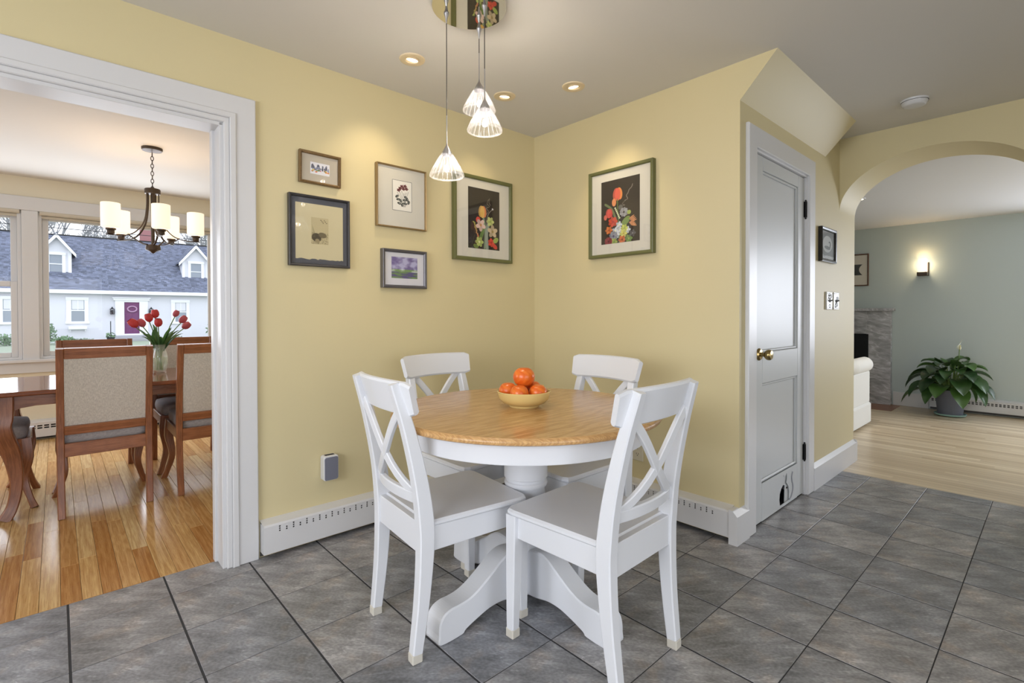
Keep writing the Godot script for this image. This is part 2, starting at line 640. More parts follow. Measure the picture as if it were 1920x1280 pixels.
func art_village() -> ImageTexture:
	var im := Image.create(200, 120, false, Image.FORMAT_RGB8)
	im.fill(Color8(228, 228, 234))
	rng.seed = 5
	for k in 26:
		var tone := Color8(70, 70, 78).lerp(Color8(150, 160, 190), rng.randf())
		blob(im, Vector2(rng.randf_range(6, 194), rng.randf_range(28, 66)), Vector2(rng.randf_range(4, 10), rng.randf_range(10, 26)), rng.randf_range(-0.4, 0.4), tone)
	for k in 22:
		var tone: Color = [Color8(206, 66, 52), Color8(226, 150, 60), Color8(96, 132, 72), Color8(232, 210, 120)][k % 4]
		blob(im, Vector2(rng.randf_range(10, 190), rng.randf_range(72, 98)), Vector2(rng.randf_range(6, 14), rng.randf_range(3, 7)), 0.0, tone)
	return tex(im)


func art_etching() -> ImageTexture:
	var im := Image.create(200, 300, false, Image.FORMAT_RGB8)
	im.fill(Color8(190, 178, 140))
	rng.seed = 9
	for k in 240:
		var p := Vector2(rng.randf_range(0, 200), rng.randf_range(170, 300))
		stroke(im, [p, p + Vector2(rng.randf_range(-14, 14), rng.randf_range(-6, 6))], 1.2, Color8(120, 110, 84))
	blob(im, Vector2(60, 225), Vector2(56, 48), 0.3, Color8(74, 66, 50))
	blob(im, Vector2(130, 195), Vector2(48, 30), 0.2, Color8(112, 102, 78))
	blob(im, Vector2(70, 262), Vector2(26, 24), 0.3, Color8(150, 138, 104))
	for k in 10:
		stroke(im, [Vector2(8 + 4 * k, 220), Vector2(12 + 3 * k, 90 + 9 * k)], 1.4, Color8(104, 96, 72))
	for k in 9:
		blob(im, Vector2(112 + 13 * (k % 6), 26 + 14 * (k % 3)), Vector2(9, 5), 0.6 * k, Color8(128, 116, 88))
	return tex(im)


func art_botanical() -> ImageTexture:
	var im := Image.create(200, 320, false, Image.FORMAT_RGB8)
	im.fill(Color8(230, 228, 220))
	var ink := Color8(48, 54, 50)
	for k in 6:
		stroke(im, [Vector2(100 + 6 * k, 270), Vector2(90 + 10 * k, 190), Vector2(50 + 22 * k, 130 - 10 * (k % 3))], 2.0, ink)
	for p in [Vector2(78, 84), Vector2(96, 62), Vector2(128, 54), Vector2(142, 80), Vector2(112, 84), Vector2(64, 104)]:
		flower(im, p, 18.0, 5, Color8(104, 40, 44), Color8(60, 26, 30))
	for p in [Vector2(48, 170), Vector2(60, 200), Vector2(84, 212), Vector2(70, 240), Vector2(100, 250), Vector2(124, 200), Vector2(150, 190), Vector2(136, 170), Vector2(164, 220), Vector2(130, 235)]:
		blob(im, p, Vector2(20, 12), p.x * 0.05, ink)
		blob(im, p + Vector2(3, 0), Vector2(9, 4), p.x * 0.05, Color8(150, 152, 146))
	for x in [2, 3, 4, 5, 194, 195, 196, 197]:
		for y in range(3, 317):
			im.set_pixel(x, y, ink)
	for y in [2, 3, 4, 5, 314, 315, 316, 317]:
		for x in range(3, 197):
			im.set_pixel(x, y, ink)
	return tex(im)


func art_landscape() -> ImageTexture:
	var a := noise(91, 0.009, 3)
	return picture_of(240, 190, func(x: int, y: int) -> Color:
		var q: float = a.get_noise_2d(x, y * 1.4)
		if y < 110:
			return Color8(176, 174, 206).lerp(Color8(112, 100, 148), clampf(0.5 + q * 1.5 - (x / 240.0 - 0.5) * 0.8, 0.0, 1.0))
		if y < 132:
			return Color8(206, 210, 214).lerp(Color8(120, 150, 96), clampf(0.5 + q * 2.0, 0.0, 1.0))
		return Color8(110, 140, 92).lerp(Color8(92, 84, 130), clampf(0.45 + a.get_noise_2d(x * 0.7, y * 4.0) * 2.2, 0.0, 1.0)))


func art_photo() -> ImageTexture:
	var im := Image.create(140, 220, false, Image.FORMAT_RGB8)
	im.fill(Color8(104, 106, 112))
	blob(im, Vector2(66, 100), Vector2(50, 66), 0.1, Color8(196, 198, 202))
	blob(im, Vector2(66, 128), Vector2(32, 14), 0.1, Color8(74, 76, 82))
	stroke(im, [Vector2(92, 124), Vector2(98, 96), Vector2(92, 80), Vector2(84, 82)], 6.0, Color8(80, 82, 88))
	for k in 40:
		stroke(im, [Vector2(3 * k, 196 + (k * 7) % 22), Vector2(3 * k + 20, 190 + (k * 5) % 26)], 3.0, Color8(212, 214, 222).darkened(0.05 * (k % 4)))
	return tex(im)


func art_silhouette() -> ImageTexture:
	var im := Image.create(200, 260, false, Image.FORMAT_RGB8)
	im.fill(Color8(226, 218, 204))
	for y in range(75, 180):
		var bow := 26.0 * (1.0 - pow((y - 127.0) / 55.0, 2.0))
		for x in range(60, int(186 - bow)):
			im.set_pixel(x, y, Color8(58, 56, 54))
	return tex(im)


# ---------------------------------------------------------------- the scene
func _ready() -> void:
	# camera: level eye at 1.13 m, turned 43 degrees to the right of the picture wall's normal
	var cam := Camera3D.new()
	cam.name = "camera"
	cam.projection = Camera3D.PROJECTION_FRUSTUM
	cam.near = 0.05
	cam.far = 300.0
	cam.size = 2.0 * cam.near * 640.0 / 938.715
	cam.frustum_offset = Vector2(-0.01224, -0.04291) * cam.near
	cam.transform = Transform3D(Basis(Vector3(0.735141, -0.001886, 0.677912), Vector3(0.009297, 0.99993, -0.007299), Vector3(-0.677851, 0.011668, 0.735107)), Vector3(-2.49016, 1.13408, 2.52868))
	add_child(cam)
	cam.current = true
	# bright overcast sky
	var env := Environment.new()
	var sky := Sky.new()
	var sm := ProceduralSkyMaterial.new()
	sm.sky_top_color = Color8(222, 230, 242)
	sm.sky_horizon_color = Color8(240, 243, 250)
	sm.ground_bottom_color = Color8(150, 152, 150)
	sm.ground_horizon_color = Color8(190, 192, 194)
	sm.sky_energy_multiplier = 1.0
	sky.sky_material = sm
	env.background_mode = Environment.BG_SKY
	env.sky = sky
	env.background_energy_multiplier = 2.3
	env.tonemap_mode = Environment.TONE_MAPPER_LINEAR
	env.tonemap_exposure = 1.0
	env.sdfgi_enabled = true
	env.ssao_enabled = true
	env.ssil_enabled = true
	var we := WorldEnvironment.new()
	we.name = "world"
	we.environment = env
	add_child(we)
	# daylight entering the windows of the three rooms, and one added dining fill
	daylight("kitchen_side_window_daylight", Vector3(-4.55, 1.45, 2.1), Vector3.RIGHT, Vector2(2.4, 1.3), 6.6, Color8(243, 246, 255))
	daylight("kitchen_back_window_daylight", Vector3(-2.2, 1.05, 4.55), Vector3.FORWARD, Vector2(2.6, 1.8), 2.9, Color8(243, 246, 255))
	daylight("dining_window_daylight", Vector3(-1.89, 1.4, -3.72), Vector3.BACK, Vector2(1.3, 1.2), 2.5, Color8(238, 243, 255))
	daylight("dining_side_window_daylight", Vector3(-3.1, 1.4, -3.72), Vector3.BACK, Vector2(0.7, 1.2), 1.3, Color8(238, 243, 255))
	daylight("dining_left_added_fill", Vector3(-5.15, 1.4, -2.1), Vector3.RIGHT, Vector2(1.6, 1.2), 2.4, Color8(240, 244, 255))  # added fill light at an invented window out of view
	daylight("living_window_daylight", Vector3(5.08, 1.35, 3.6), Vector3.LEFT, Vector2(1.5, 1.3), 7.0, Color8(238, 243, 255))

	make_materials()
	build_kitchen_shell()
	build_dining_shell()
	build_living_shell()
	build_outdoors()
	build_table_group()
	build_kitchen_lights()
	build_kitchen_walls_things()
	build_dining_things()
	build_living_things()


func daylight(called: String, at: Vector3, towards: Vector3, size: Vector2, energy: float, color: Color) -> void:
	var l := AreaLight3D.new()
	l.name = called
	add_child(l)
	l.look_at_from_position(at, at + towards, Vector3.UP)
	l.area_size = size
	l.light_energy = energy
	l.light_color = color
	l.area_range = 20.0
	l.shadow_enabled = true


func lamp(at: Vector3, energy: float, color: Color, called: String, size := 0.03) -> void:
	var l := OmniLight3D.new()
	l.name = called
	add_child(l, true)
	l.position = at
	l.light_energy = energy
	l.light_color = color
	l.light_size = size
	l.omni_range = 12.0
	l.omni_attenuation = 2.0
	l.shadow_enabled = true


func spot(at: Vector3, towards: Vector3, energy: float, color: Color, angle: float, called: String) -> void:
	var l := SpotLight3D.new()
	l.name = called
	add_child(l, true)
	l.look_at_from_position(at, towards, Vector3.RIGHT)
	l.light_energy = energy
	l.light_color = color
	l.spot_angle = angle
	l.spot_angle_attenuation = 1.0
	l.light_size = 0.03
	l.spot_range = 12.0
	l.spot_attenuation = 2.0
	l.shadow_enabled = true


# ---------------------------------------------------------------- kitchen
func build_kitchen_shell() -> void:
	var y := mats["wall_yellow"] as Material
	var w := mats["trim_white"] as Material
	# floor slab with single tiles
	var slab := MB.new()
	slab.box(Vector3(-4.73, -0.15, -0.105), Vector3(1.665, -0.0016, 4.73))
	var floor_ := struct("floor", slab, mats["grout"])
	rng.seed = 3
	var shapes := {}
	for i in range(-20, 0):
		for j in range(-6, 5):
			var x0 := TILE_X + i * TILE
			var z0 := TILE_Z + j * TILE
			var a := Vector2(x0, z0)
			var b := Vector2(minf(x0 + TILE, 1.665 if i == -1 else 99.0), z0 + TILE)
			if i == -1:
				b.x = 1.665
			if x0 > -0.1:
				a.y = maxf(a.y, 1.43)
			elif x0 > -1.9 or x0 < -3.4:
				a.y = maxf(a.y, 0.0)
			else:
				a.y = maxf(a.y, -0.105)
			if b.y - a.y < 0.02:
				continue
			var size := b - a
			var key := "%d %d %d" % [int(size.x * 1000), int(size.y * 1000), rng.randi_range(0, 7)]
			if not shapes.has(key):
				var m := MB.new()
				m.uvo = Vector2(rng.randf_range(0.16, 0.58), rng.randf_range(0.16, 0.58))
				m.box(Vector3(-size.x / 2 + 0.0036, -0.008, -size.y / 2 + 0.0018), Vector3(size.x / 2 - 0.0036, 0, size.y / 2 - 0.0018), 0.0008, rng.randi_range(0, 1) * 2)
				shapes[key] = m.mesh()
			var t := obj("tile", shapes[key], mats["tile_%d" % rng.randi_range(0, 2)], floor_)
			t.position = Vector3((a.x + b.x) / 2, 0, (a.y + b.y) / 2)
	struct("ceiling", box_mesh(Vector3(-4.73, CEIL, -0.13), Vector3(2.03, CEIL + 0.15, 4.73)), mats["ceiling_white"])
	# picture wall with the cased opening to the dining room
	var a := MB.new()
	a.box(Vector3(-1.94, 0, -0.13), Vector3(0.13, CEIL, 0))
	a.box(Vector3(-3.3, 1.985, -0.13), Vector3(-1.94, CEIL, 0))
	a.box(Vector3(-4.73, 0, -0.13), Vector3(-3.3, CEIL, 0))
	struct("wall_left", a, y)
	struct("wall_right", box_mesh(Vector3(0, 0, 0), Vector3(0.13, CEIL, 1.30)), y)
	# stair closet wall with its door, and the sloped soffit above
	var c := MB.new()
	c.box(Vector3(0, 0, 1.30), Vector3(0.17, CEIL, 1.447))
	c.box(Vector3(0.17, 1.995, 1.30), Vector3(0.955, CEIL, 1.447))
	c.box(Vector3(0.955, 0, 1.30), Vector3(2.03, CEIL, 1.447))
	c.prism([Vector2(1.447, 2.188), Vector2(1.622, CEIL), Vector2(1.447, CEIL)], Vector3(0, 0, 0), Vector3(0, 0, 1), Vector3.UP, Vector3(1.32, 0, 0))
	struct("wall_closet", c, y)
	# arch to the living room
	var poly := [Vector2(4.73, 0), Vector2(4.73, CEIL), Vector2(1.447, CEIL), Vector2(1.447, 1.86)]
	for k in range(1, 96):
		var t := PI * (1.0 - k / 96.0)
		poly.append(Vector2(1.97 + 0.523 * cos(t), 1.86 + 0.35 * sin(t)))
	poly.append(Vector2(2.493, 1.86))
	poly.append(Vector2(2.493, 0))
	var ar := MB.new()
	ar.prism(poly, Vector3(1.64, 0, 0), Vector3(0, 0, 1), Vector3.UP, Vector3(0.39, 0, 0))
	struct("wall_arch", ar, y)
	# the two walls behind the camera, with their windows
	var k1 := MB.new()
	k1.box(Vector3(-4.73, 0, 4.6), Vector3(-3.5, CEIL, 4.73))
	k1.box(Vector3(-0.9, 0, 4.6), Vector3(1.64, CEIL, 4.73))
	k1.box(Vector3(-3.5, 0, 4.6), Vector3(-0.9, 0.12, 4.73))
	k1.box(Vector3(-3.5, 1.98, 4.6), Vector3(-0.9, CEIL, 4.73))
	struct("wall_back", k1, y)
	var k2 := MB.new()
	k2.box(Vector3(-4.73, 0, 0), Vector3(-4.6, CEIL, 0.9))
	k2.box(Vector3(-4.73, 0, 3.3), Vector3(-4.6, CEIL, 4.6))
	k2.box(Vector3(-4.73, 0, 0.9), Vector3(-4.6, 0.8, 3.3))
	k2.box(Vector3(-4.73, 2.1, 0.9), Vector3(-4.6, CEIL, 3.3))
	struct("wall_side", k2, y)
	plain_window("window_5", Vector3(-2.2, 1.05, 4.665), 0.0, Vector2(2.6, 1.86), 3)
	plain_window("window_6", Vector3(-4.665, 1.45, 2.1), PI / 2, Vector2(2.4, 1.3), 2)

	# casing of the dining opening
	var cs := MB.new()
	var at := Vector3(-1.94, 0, 0)
	for part in [[0.045, 0.13, 0.022], [0.022, 0.048, 0.03], [0.0, 0.024, 0.02]]:
		var xi: float = at.x + part[0]
		var xo: float = at.x + part[1]
		var yi: float = 1.985 + part[0]
		var yo: float = 1.985 + part[1]
		cs.prism([Vector2(xi, 0), Vector2(xo, 0), Vector2(xo, yo), Vector2(-5.24 - xo, yo), Vector2(-5.24 - xo, 0), Vector2(-5.24 - xi, 0), Vector2(-5.24 - xi, yi), Vector2(xi, yi)], Vector3(0, 0, -0.001), Vector3.RIGHT, Vector3.UP, Vector3(0, 0, part[2]), 0.004)
	struct("trim_1", cs, w)
	var jb := MB.new()
	jb.box(Vector3(-1.955, 0, -0.132), Vector3(-1.938, 1.985, 0.004), 0.002)
	jb.box(Vector3(-3.302, 0, -0.132), Vector3(-3.285, 1.985, 0.004), 0.002)
	jb.box(Vector3(-3.3, 1.97, -0.132), Vector3(-1.94, 1.987, 0.004), 0.002)
	jb.box(Vector3(-1.966, 0, -0.132), Vector3(-1.953, 1.972, -0.09), 0.002)
	struct("trim_2", jb, w)
	var cd := MB.new()
	cd.box(Vector3(-1.94, 0, -0.15), Vector3(-1.83, 2.09, -0.129), 0.004)
	cd.box(Vector3(-3.41, 0, -0.15), Vector3(-3.3, 2.09, -0.129), 0.004)
	cd.box(Vector3(-3.41, 1.985, -0.15), Vector3(-1.83, 2.09, -0.129), 0.004)
	struct("trim_3", cd, w)
	# casing of the closet door
	var dc := MB.new()
	dc.prism([Vector2(0.065, 0), Vector2(0.165, 0), Vector2(0.165, 1.99), Vector2(0.96, 1.99), Vector2(0.96, 0), Vector2(1.06, 0), Vector2(1.06, 2.095), Vector2(0.065, 2.095)], Vector3(0, 0, 1.445), Vector3.RIGHT, Vector3.UP, Vector3(0, 0, 0.022), 0.004)
	dc.box(Vector3(0.157, 0, 1.30), Vector3(0.173, 1.995, 1.45), 0.001)
	dc.box(Vector3(0.952, 0, 1.30), Vector3(0.968, 1.995, 1.45), 0.001)
	dc.box(Vector3(0.17, 1.98, 1.30), Vector3(0.955, 1.997, 1.45), 0.001)
	struct("trim_4", dc, w)
	# skirting: corner block, and the run to the arch with its sloped top
	var b1 := MB.new()
	var prof := [Vector2(0, 0), Vector2(0.022, 0), Vector2(0.022, 0.142), Vector2(0, 0.165)]
	b1.prism(prof, Vector3(1.062, 0, 1.447), Vector3(0, 0, 1), Vector3.UP, Vector3(0.968, 0, 0))
	b1.prism([Vector2(0, 0), Vector2(0.022, 0), Vector2(0.022, 0.142), Vector2(0, 0.165)], Vector3(2.03, 0, 1.469), Vector3(1, 0, 0), Vector3.UP, Vector3(0, 0, -0.17))
	struct("baseboard_closet", b1, w)
	var b2 := MB.new()
	b2.prism(prof, Vector3(-0.066, 0, 1.447), Vector3(0, 0, 1), Vector3.UP, Vector3(0.145, 0, 0))
	b2.box(Vector3(-0.066, 0, 1.425), Vector3(-0.004, 0.17, 1.447))
	struct("baseboard_corner", b2, w)
	build_door()


func plain_window(called: String, at: Vector3, turn: float, size: Vector2, lights: int) -> void:
	var m := MB.new()
	var hw := size.x / 2
	var hh := size.y / 2
	m.box(Vector3(-hw, -hh, -0.05), Vector3(-hw + 0.05, hh, 0.05), 0.004)
	m.box(Vector3(hw - 0.05, -hh, -0.05), Vector3(hw, hh, 0.05), 0.004)
	m.box(Vector3(-hw, hh - 0.05, -0.05), Vector3(hw, hh, 0.05), 0.004)
	m.box(Vector3(-hw, -hh, -0.05), Vector3(hw, -hh + 0.05, 0.05), 0.004)
	for k in range(1, lights):
		var x := -hw + size.x * k / lights
		m.box(Vector3(x - 0.03, -hh, -0.04), Vector3(x + 0.03, hh, 0.04), 0.004)
	var o := struct(called, m, mats["trim_white"])
	o.position = at
	o.rotation.y = turn
	obj("pane", box_mesh(Vector3(-hw + 0.04, -hh + 0.04, -0.002), Vector3(hw - 0.04, hh - 0.04, 0.002)), mats["window_glass"], o)


func build_door() -> void:
	var w := mats["door_white"] as Material
	var zf := 1.437
	var zb := 1.402
	var d := struct("door_1", box_mesh(Vector3(0.3, 0.2, zb + 0.008), Vector3(0.85, 1.9, zf - 0.016)), w)
	# stiles and rails; the bottom rail leaves out the cat-shaped opening
	obj("stile", box_mesh(Vector3(0.176, 0.008, zb), Vector3(0.31, 1.978, zf), 0.003, 1), w, d)
	obj("stile", box_mesh(Vector3(0.845, 0.008, zb), Vector3(0.949, 1.978, zf), 0.003, 1), w, d)
	obj("rail", box_mesh(Vector3(0.31, 1.905, zb), Vector3(0.845, 1.978, zf), 0.003), w, d)
	obj("rail", box_mesh(Vector3(0.31, 0.755, zb), Vector3(0.845, 0.925, zf), 0.003), w, d)
	# the outline of a sitting cat, cut through the bottom rail
	var cat := [Vector2(0.57, 0.025), Vector2(0.56, 0.06), Vector2(0.566, 0.095), Vector2(0.59, 0.122), Vector2(0.612, 0.134), Vector2(0.614, 0.155), Vector2(0.610, 0.182), Vector2(0.622, 0.192), Vector2(0.634, 0.18), Vector2(0.66, 0.18), Vector2(0.674, 0.193), Vector2(0.68, 0.18), Vector2(0.678, 0.155), Vector2(0.67, 0.136), Vector2(0.7, 0.112), Vector2(0.715, 0.075), Vector2(0.712, 0.025)]
	# left and right halves of the rail around the opening
	var left := [Vector2(0.31, 0.008), Vector2(0.645, 0.008), Vector2(0.645, 0.025)]
	for k in range(0, 9):
		left.append(cat[k])
	left.append(Vector2(0.645, 0.18))
	left.append(Vector2(0.645, 0.215))
	left.append(Vector2(0.31, 0.215))
	var right := [Vector2(0.845, 0.008), Vector2(0.845, 0.215), Vector2(0.645, 0.215), Vector2(0.645, 0.18)]
	for k in range(9, cat.size()):
		right.append(cat[k])
	right.append(Vector2(0.645, 0.025))
	right.append(Vector2(0.645, 0.008))
	for p in [left, right]:
		var m := MB.new()
		m.prism(p, Vector3(0, 0, zf - 0.003), Vector3.RIGHT, Vector3.UP, Vector3(0, 0, 0.003))
		obj("bottom_rail", m, w, d)
	# swinging flap behind the right half of the opening, dark tunnel behind the left half
	var flap := MB.new()
	flap.prism([Vector2(0.66, 0.02), Vector2(0.735, 0.02), Vector2(0.735, 0.09), Vector2(0.715, 0.125), Vector2(0.69, 0.14), Vector2(0.7, 0.198), Vector2(0.62, 0.198), Vector2(0.62, 0.132), Vector2(0.665, 0.122)], Vector3(0, 0, zf - 0.011), Vector3.RIGHT, Vector3.UP, Vector3(0, 0, 0.004))
	var fl := obj("cat_flap", flap, w, d)
	obj("flap_latch", box_mesh(Vector3(0.682, 0.096, zf - 0.008), Vector3(0.7, 0.105, zf - 0.005), 0.001), mats["dark_gap"], fl)
	var tail := MB.new()
	var tp := []
	for p in curve([Vector2(0.712, 0.028), Vector2(0.74, 0.04), Vector2(0.764, 0.072), Vector2(0.766, 0.105), Vector2(0.752, 0.132), Vector2(0.748, 0.158), Vector2(0.762, 0.182)], 5):
		tp.append(Vector3(p.x, p.y, zf))
	tail.tube(tp, 0.005, 6)
	obj("cat_tail_outline", tail, mats["trim_grey"] if mats.has("trim_grey") else mat("trim_grey", Color8(150, 152, 160), 0.5), d)
	# thin bead round each panel
	for r in [[0.31, 0.925, 0.845, 1.905], [0.31, 0.215, 0.845, 0.755]]:
		var b := MB.new()
		b.box(Vector3(r[0], r[1], zf - 0.018), Vector3(r[0] + 0.014, r[3], zf - 0.006), 0.004)
		b.box(Vector3(r[2] - 0.014, r[1], zf - 0.018), Vector3(r[2], r[3], zf - 0.006), 0.004)
		b.box(Vector3(r[0], r[1], zf - 0.018), Vector3(r[2], r[1] + 0.014, zf - 0.006), 0.004)
		b.box(Vector3(r[0], r[3] - 0.014, zf - 0.018), Vector3(r[2], r[3], zf - 0.006), 0.004)
		obj("panel_bead", b, w, d)
	# brass knob on a round rose
	var knob := MB.new()
	knob.xf = Transform3D(Basis(Vector3.RIGHT, PI / 2), Vector3(0.262, 0.917, zf))
	knob.lathe([Vector2(0, 0), Vector2(0.033, 0), Vector2(0.033, 0.004), Vector2(0.026, 0.012), Vector2(0.012, 0.014), Vector2(0.011, 0.03), Vector2(0.022, 0.036), Vector2(0.028, 0.046), Vector2(0.028, 0.058), Vector2(0.022, 0.066), Vector2(0, 0.068)], 24)
	obj("knob", knob, mats["brass"], d)
	for hy in [1.783, 0.268]:
		var h := MB.new()
		h.tube([Vector3(0.953, hy - 0.05, zf + 0.007), Vector3(0.953, hy + 0.05, zf + 0.007)], 0.008, 10)
		h.ball(Vector3(0.953, hy + 0.055, zf + 0.007), Vector3.ONE * 0.006, 8, 6)
		h.ball(Vector3(0.953, hy - 0.055, zf + 0.007), Vector3.ONE * 0.006, 8, 6)
		h.box(Vector3(0.935, hy - 0.048, zf - 0.001), Vector3(0.972, hy + 0.048, zf + 0.003))
		obj("hinge", h, mats["black_iron"], d)
	struct("wall_closet_inside", box_mesh(Vector3(0.13, 0, 0.85), Vector3(1.9, CEIL, 0.95)), mats["wall_yellow"])


func chair_leg(m: MB, path: Array, sizes: Array) -> void:
	m.sweep(curve(path, 5), _spread(sizes, 5), Vector3(0, 0, 1), 0.004)


func _spread(sizes: Array, steps: int) -> Array:
	var out := []
	for k in sizes.size() - 1:
		for s in steps:
			out.append(sizes[k].lerp(sizes[k + 1], float(s) / steps))
	out.append(sizes[-1])
	return out


func make_kitchen_chair(label: String) -> Node3D:
	# faces +z; origin on the floor under the seat
	var w := mats["chair_white"] as Material
	var t := thing("kitchen_chair", label, "chair", Vector3.ZERO, 0.0, "white cross-back chairs around the round table")
	var seat := MB.new()
	var outline := [Vector2(-0.188, -0.2), Vector2(-0.205, 0.17), Vector2(-0.2, 0.2), Vector2(-0.175, 0.215), Vector2(0.175, 0.215), Vector2(0.2, 0.2), Vector2(0.205, 0.17), Vector2(0.188, -0.2)]
	seat.prism(outline, Vector3(0, 0.433, 0), Vector3.RIGHT, Vector3(0, 0, 1), Vector3(0, 0.022, 0), 0.007)
	obj("seat", seat, w, t)
	for s in [-1.0, 1.0]:
		var b := MB.new()
		var path := [Vector3(s * 0.168, 0.03, -0.234), Vector3(s * 0.172, 0.2, -0.214), Vector3(s * 0.176, 0.36, -0.204), Vector3(s * 0.177, 0.46, -0.206), Vector3(s * 0.174, 0.6, -0.224), Vector3(s * 0.168, 0.77, -0.262), Vector3(s * 0.16, 0.914, -0.305)]
		chair_leg(b, path, [Vector2(0.036, 0.036), Vector2(0.04, 0.044), Vector2(0.042, 0.052), Vector2(0.042, 0.054), Vector2(0.04, 0.048), Vector2(0.037, 0.04), Vector2(0.033, 0.03)])
		var leg := obj("back_leg", b, w, t)
		obj("foot_cap", box_mesh(Vector3(s * 0.168 - 0.018, 0, -0.254), Vector3(s * 0.168 + 0.018, 0.032, -0.217), 0.003), mats["felt"], leg)
		var f := MB.new()
		chair_leg(f, [Vector3(s * 0.183, 0.03, 0.192), Vector3(s * 0.181, 0.22, 0.189), Vector3(s * 0.178, 0.434, 0.186)], [Vector2(0.034, 0.034), Vector2(0.041, 0.041), Vector2(0.048, 0.048)])
		var fl := obj("front_leg", f, w, t)
		obj("foot_cap", box_mesh(Vector3(s * 0.183 - 0.0185, 0, 0.1735), Vector3(s * 0.183 + 0.0185, 0.032, 0.2105), 0.003), mats["felt"], fl)
		obj("side_apron", box_mesh(Vector3(s * 0.172 - 0.012, 0.352, -0.19), Vector3(s * 0.172 + 0.012, 0.434, 0.18), 0.002), w, t)
	obj("front_apron", box_mesh(Vector3(-0.17, 0.358, 0.18), Vector3(0.17, 0.434, 0.202), 0.002), w, t)
	obj("back_apron", box_mesh(Vector3(-0.165, 0.348, -0.222), Vector3(0.165, 0.45, -0.198), 0.002), w, t)
	# top rail, bowed backwards, ends standing past the posts
	var rail := MB.new()
	var pts := []
	var sz := []
	for k in 17:
		var u := -1.0 + k / 8.0
		pts.append(Vector3(u * 0.212, 0.866 - 0.004 * u * u, -0.281 + 0.035 * u * u - 0.012))
		sz.append(Vector2(0.022, 0.118 - (0.02 if absf(u) > 0.98 else 0.0)))
	rail.sweep(pts, sz, Vector3(0, 1, -0.3).normalized(), 0.008)
	obj("top_rail", rail, w, t)
	var low := MB.new()
	pts = []
	for k in 13:
		var u := -1.0 + k / 6.0
		pts.append(Vector3(u * 0.166, 0.53, -0.238 + 0.024 * u * u))
	low.sweep(pts, [Vector2(0.02, 0.042)], Vector3(0, 1, -0.15).normalized(), 0.004)
	obj("lower_rail", low, w, t)
	for s in [-1.0, 1.0]:
		var x := MB.new()
		var line := []
		for k in 13:
			var u := k / 12.0
			var px: float = s * (-0.158 + 0.31 * u + 0.022 * sin(PI * u))
			var bow := 0.026 * (1.0 - pow(px / 0.17, 2.0))
			line.append(Vector3(px, 0.535 + 0.288 * u - 0.012 * sin(TAU * u), -0.212 - 0.062 * u - bow))
		x.sweep(line, [Vector2(0.016, 0.033)], Vector3(0, 0, 1).cross(Vector3(s * 0.3, 0.275, 0)).normalized(), 0.003)
		obj("cross_slat", x, w, t)
	return t


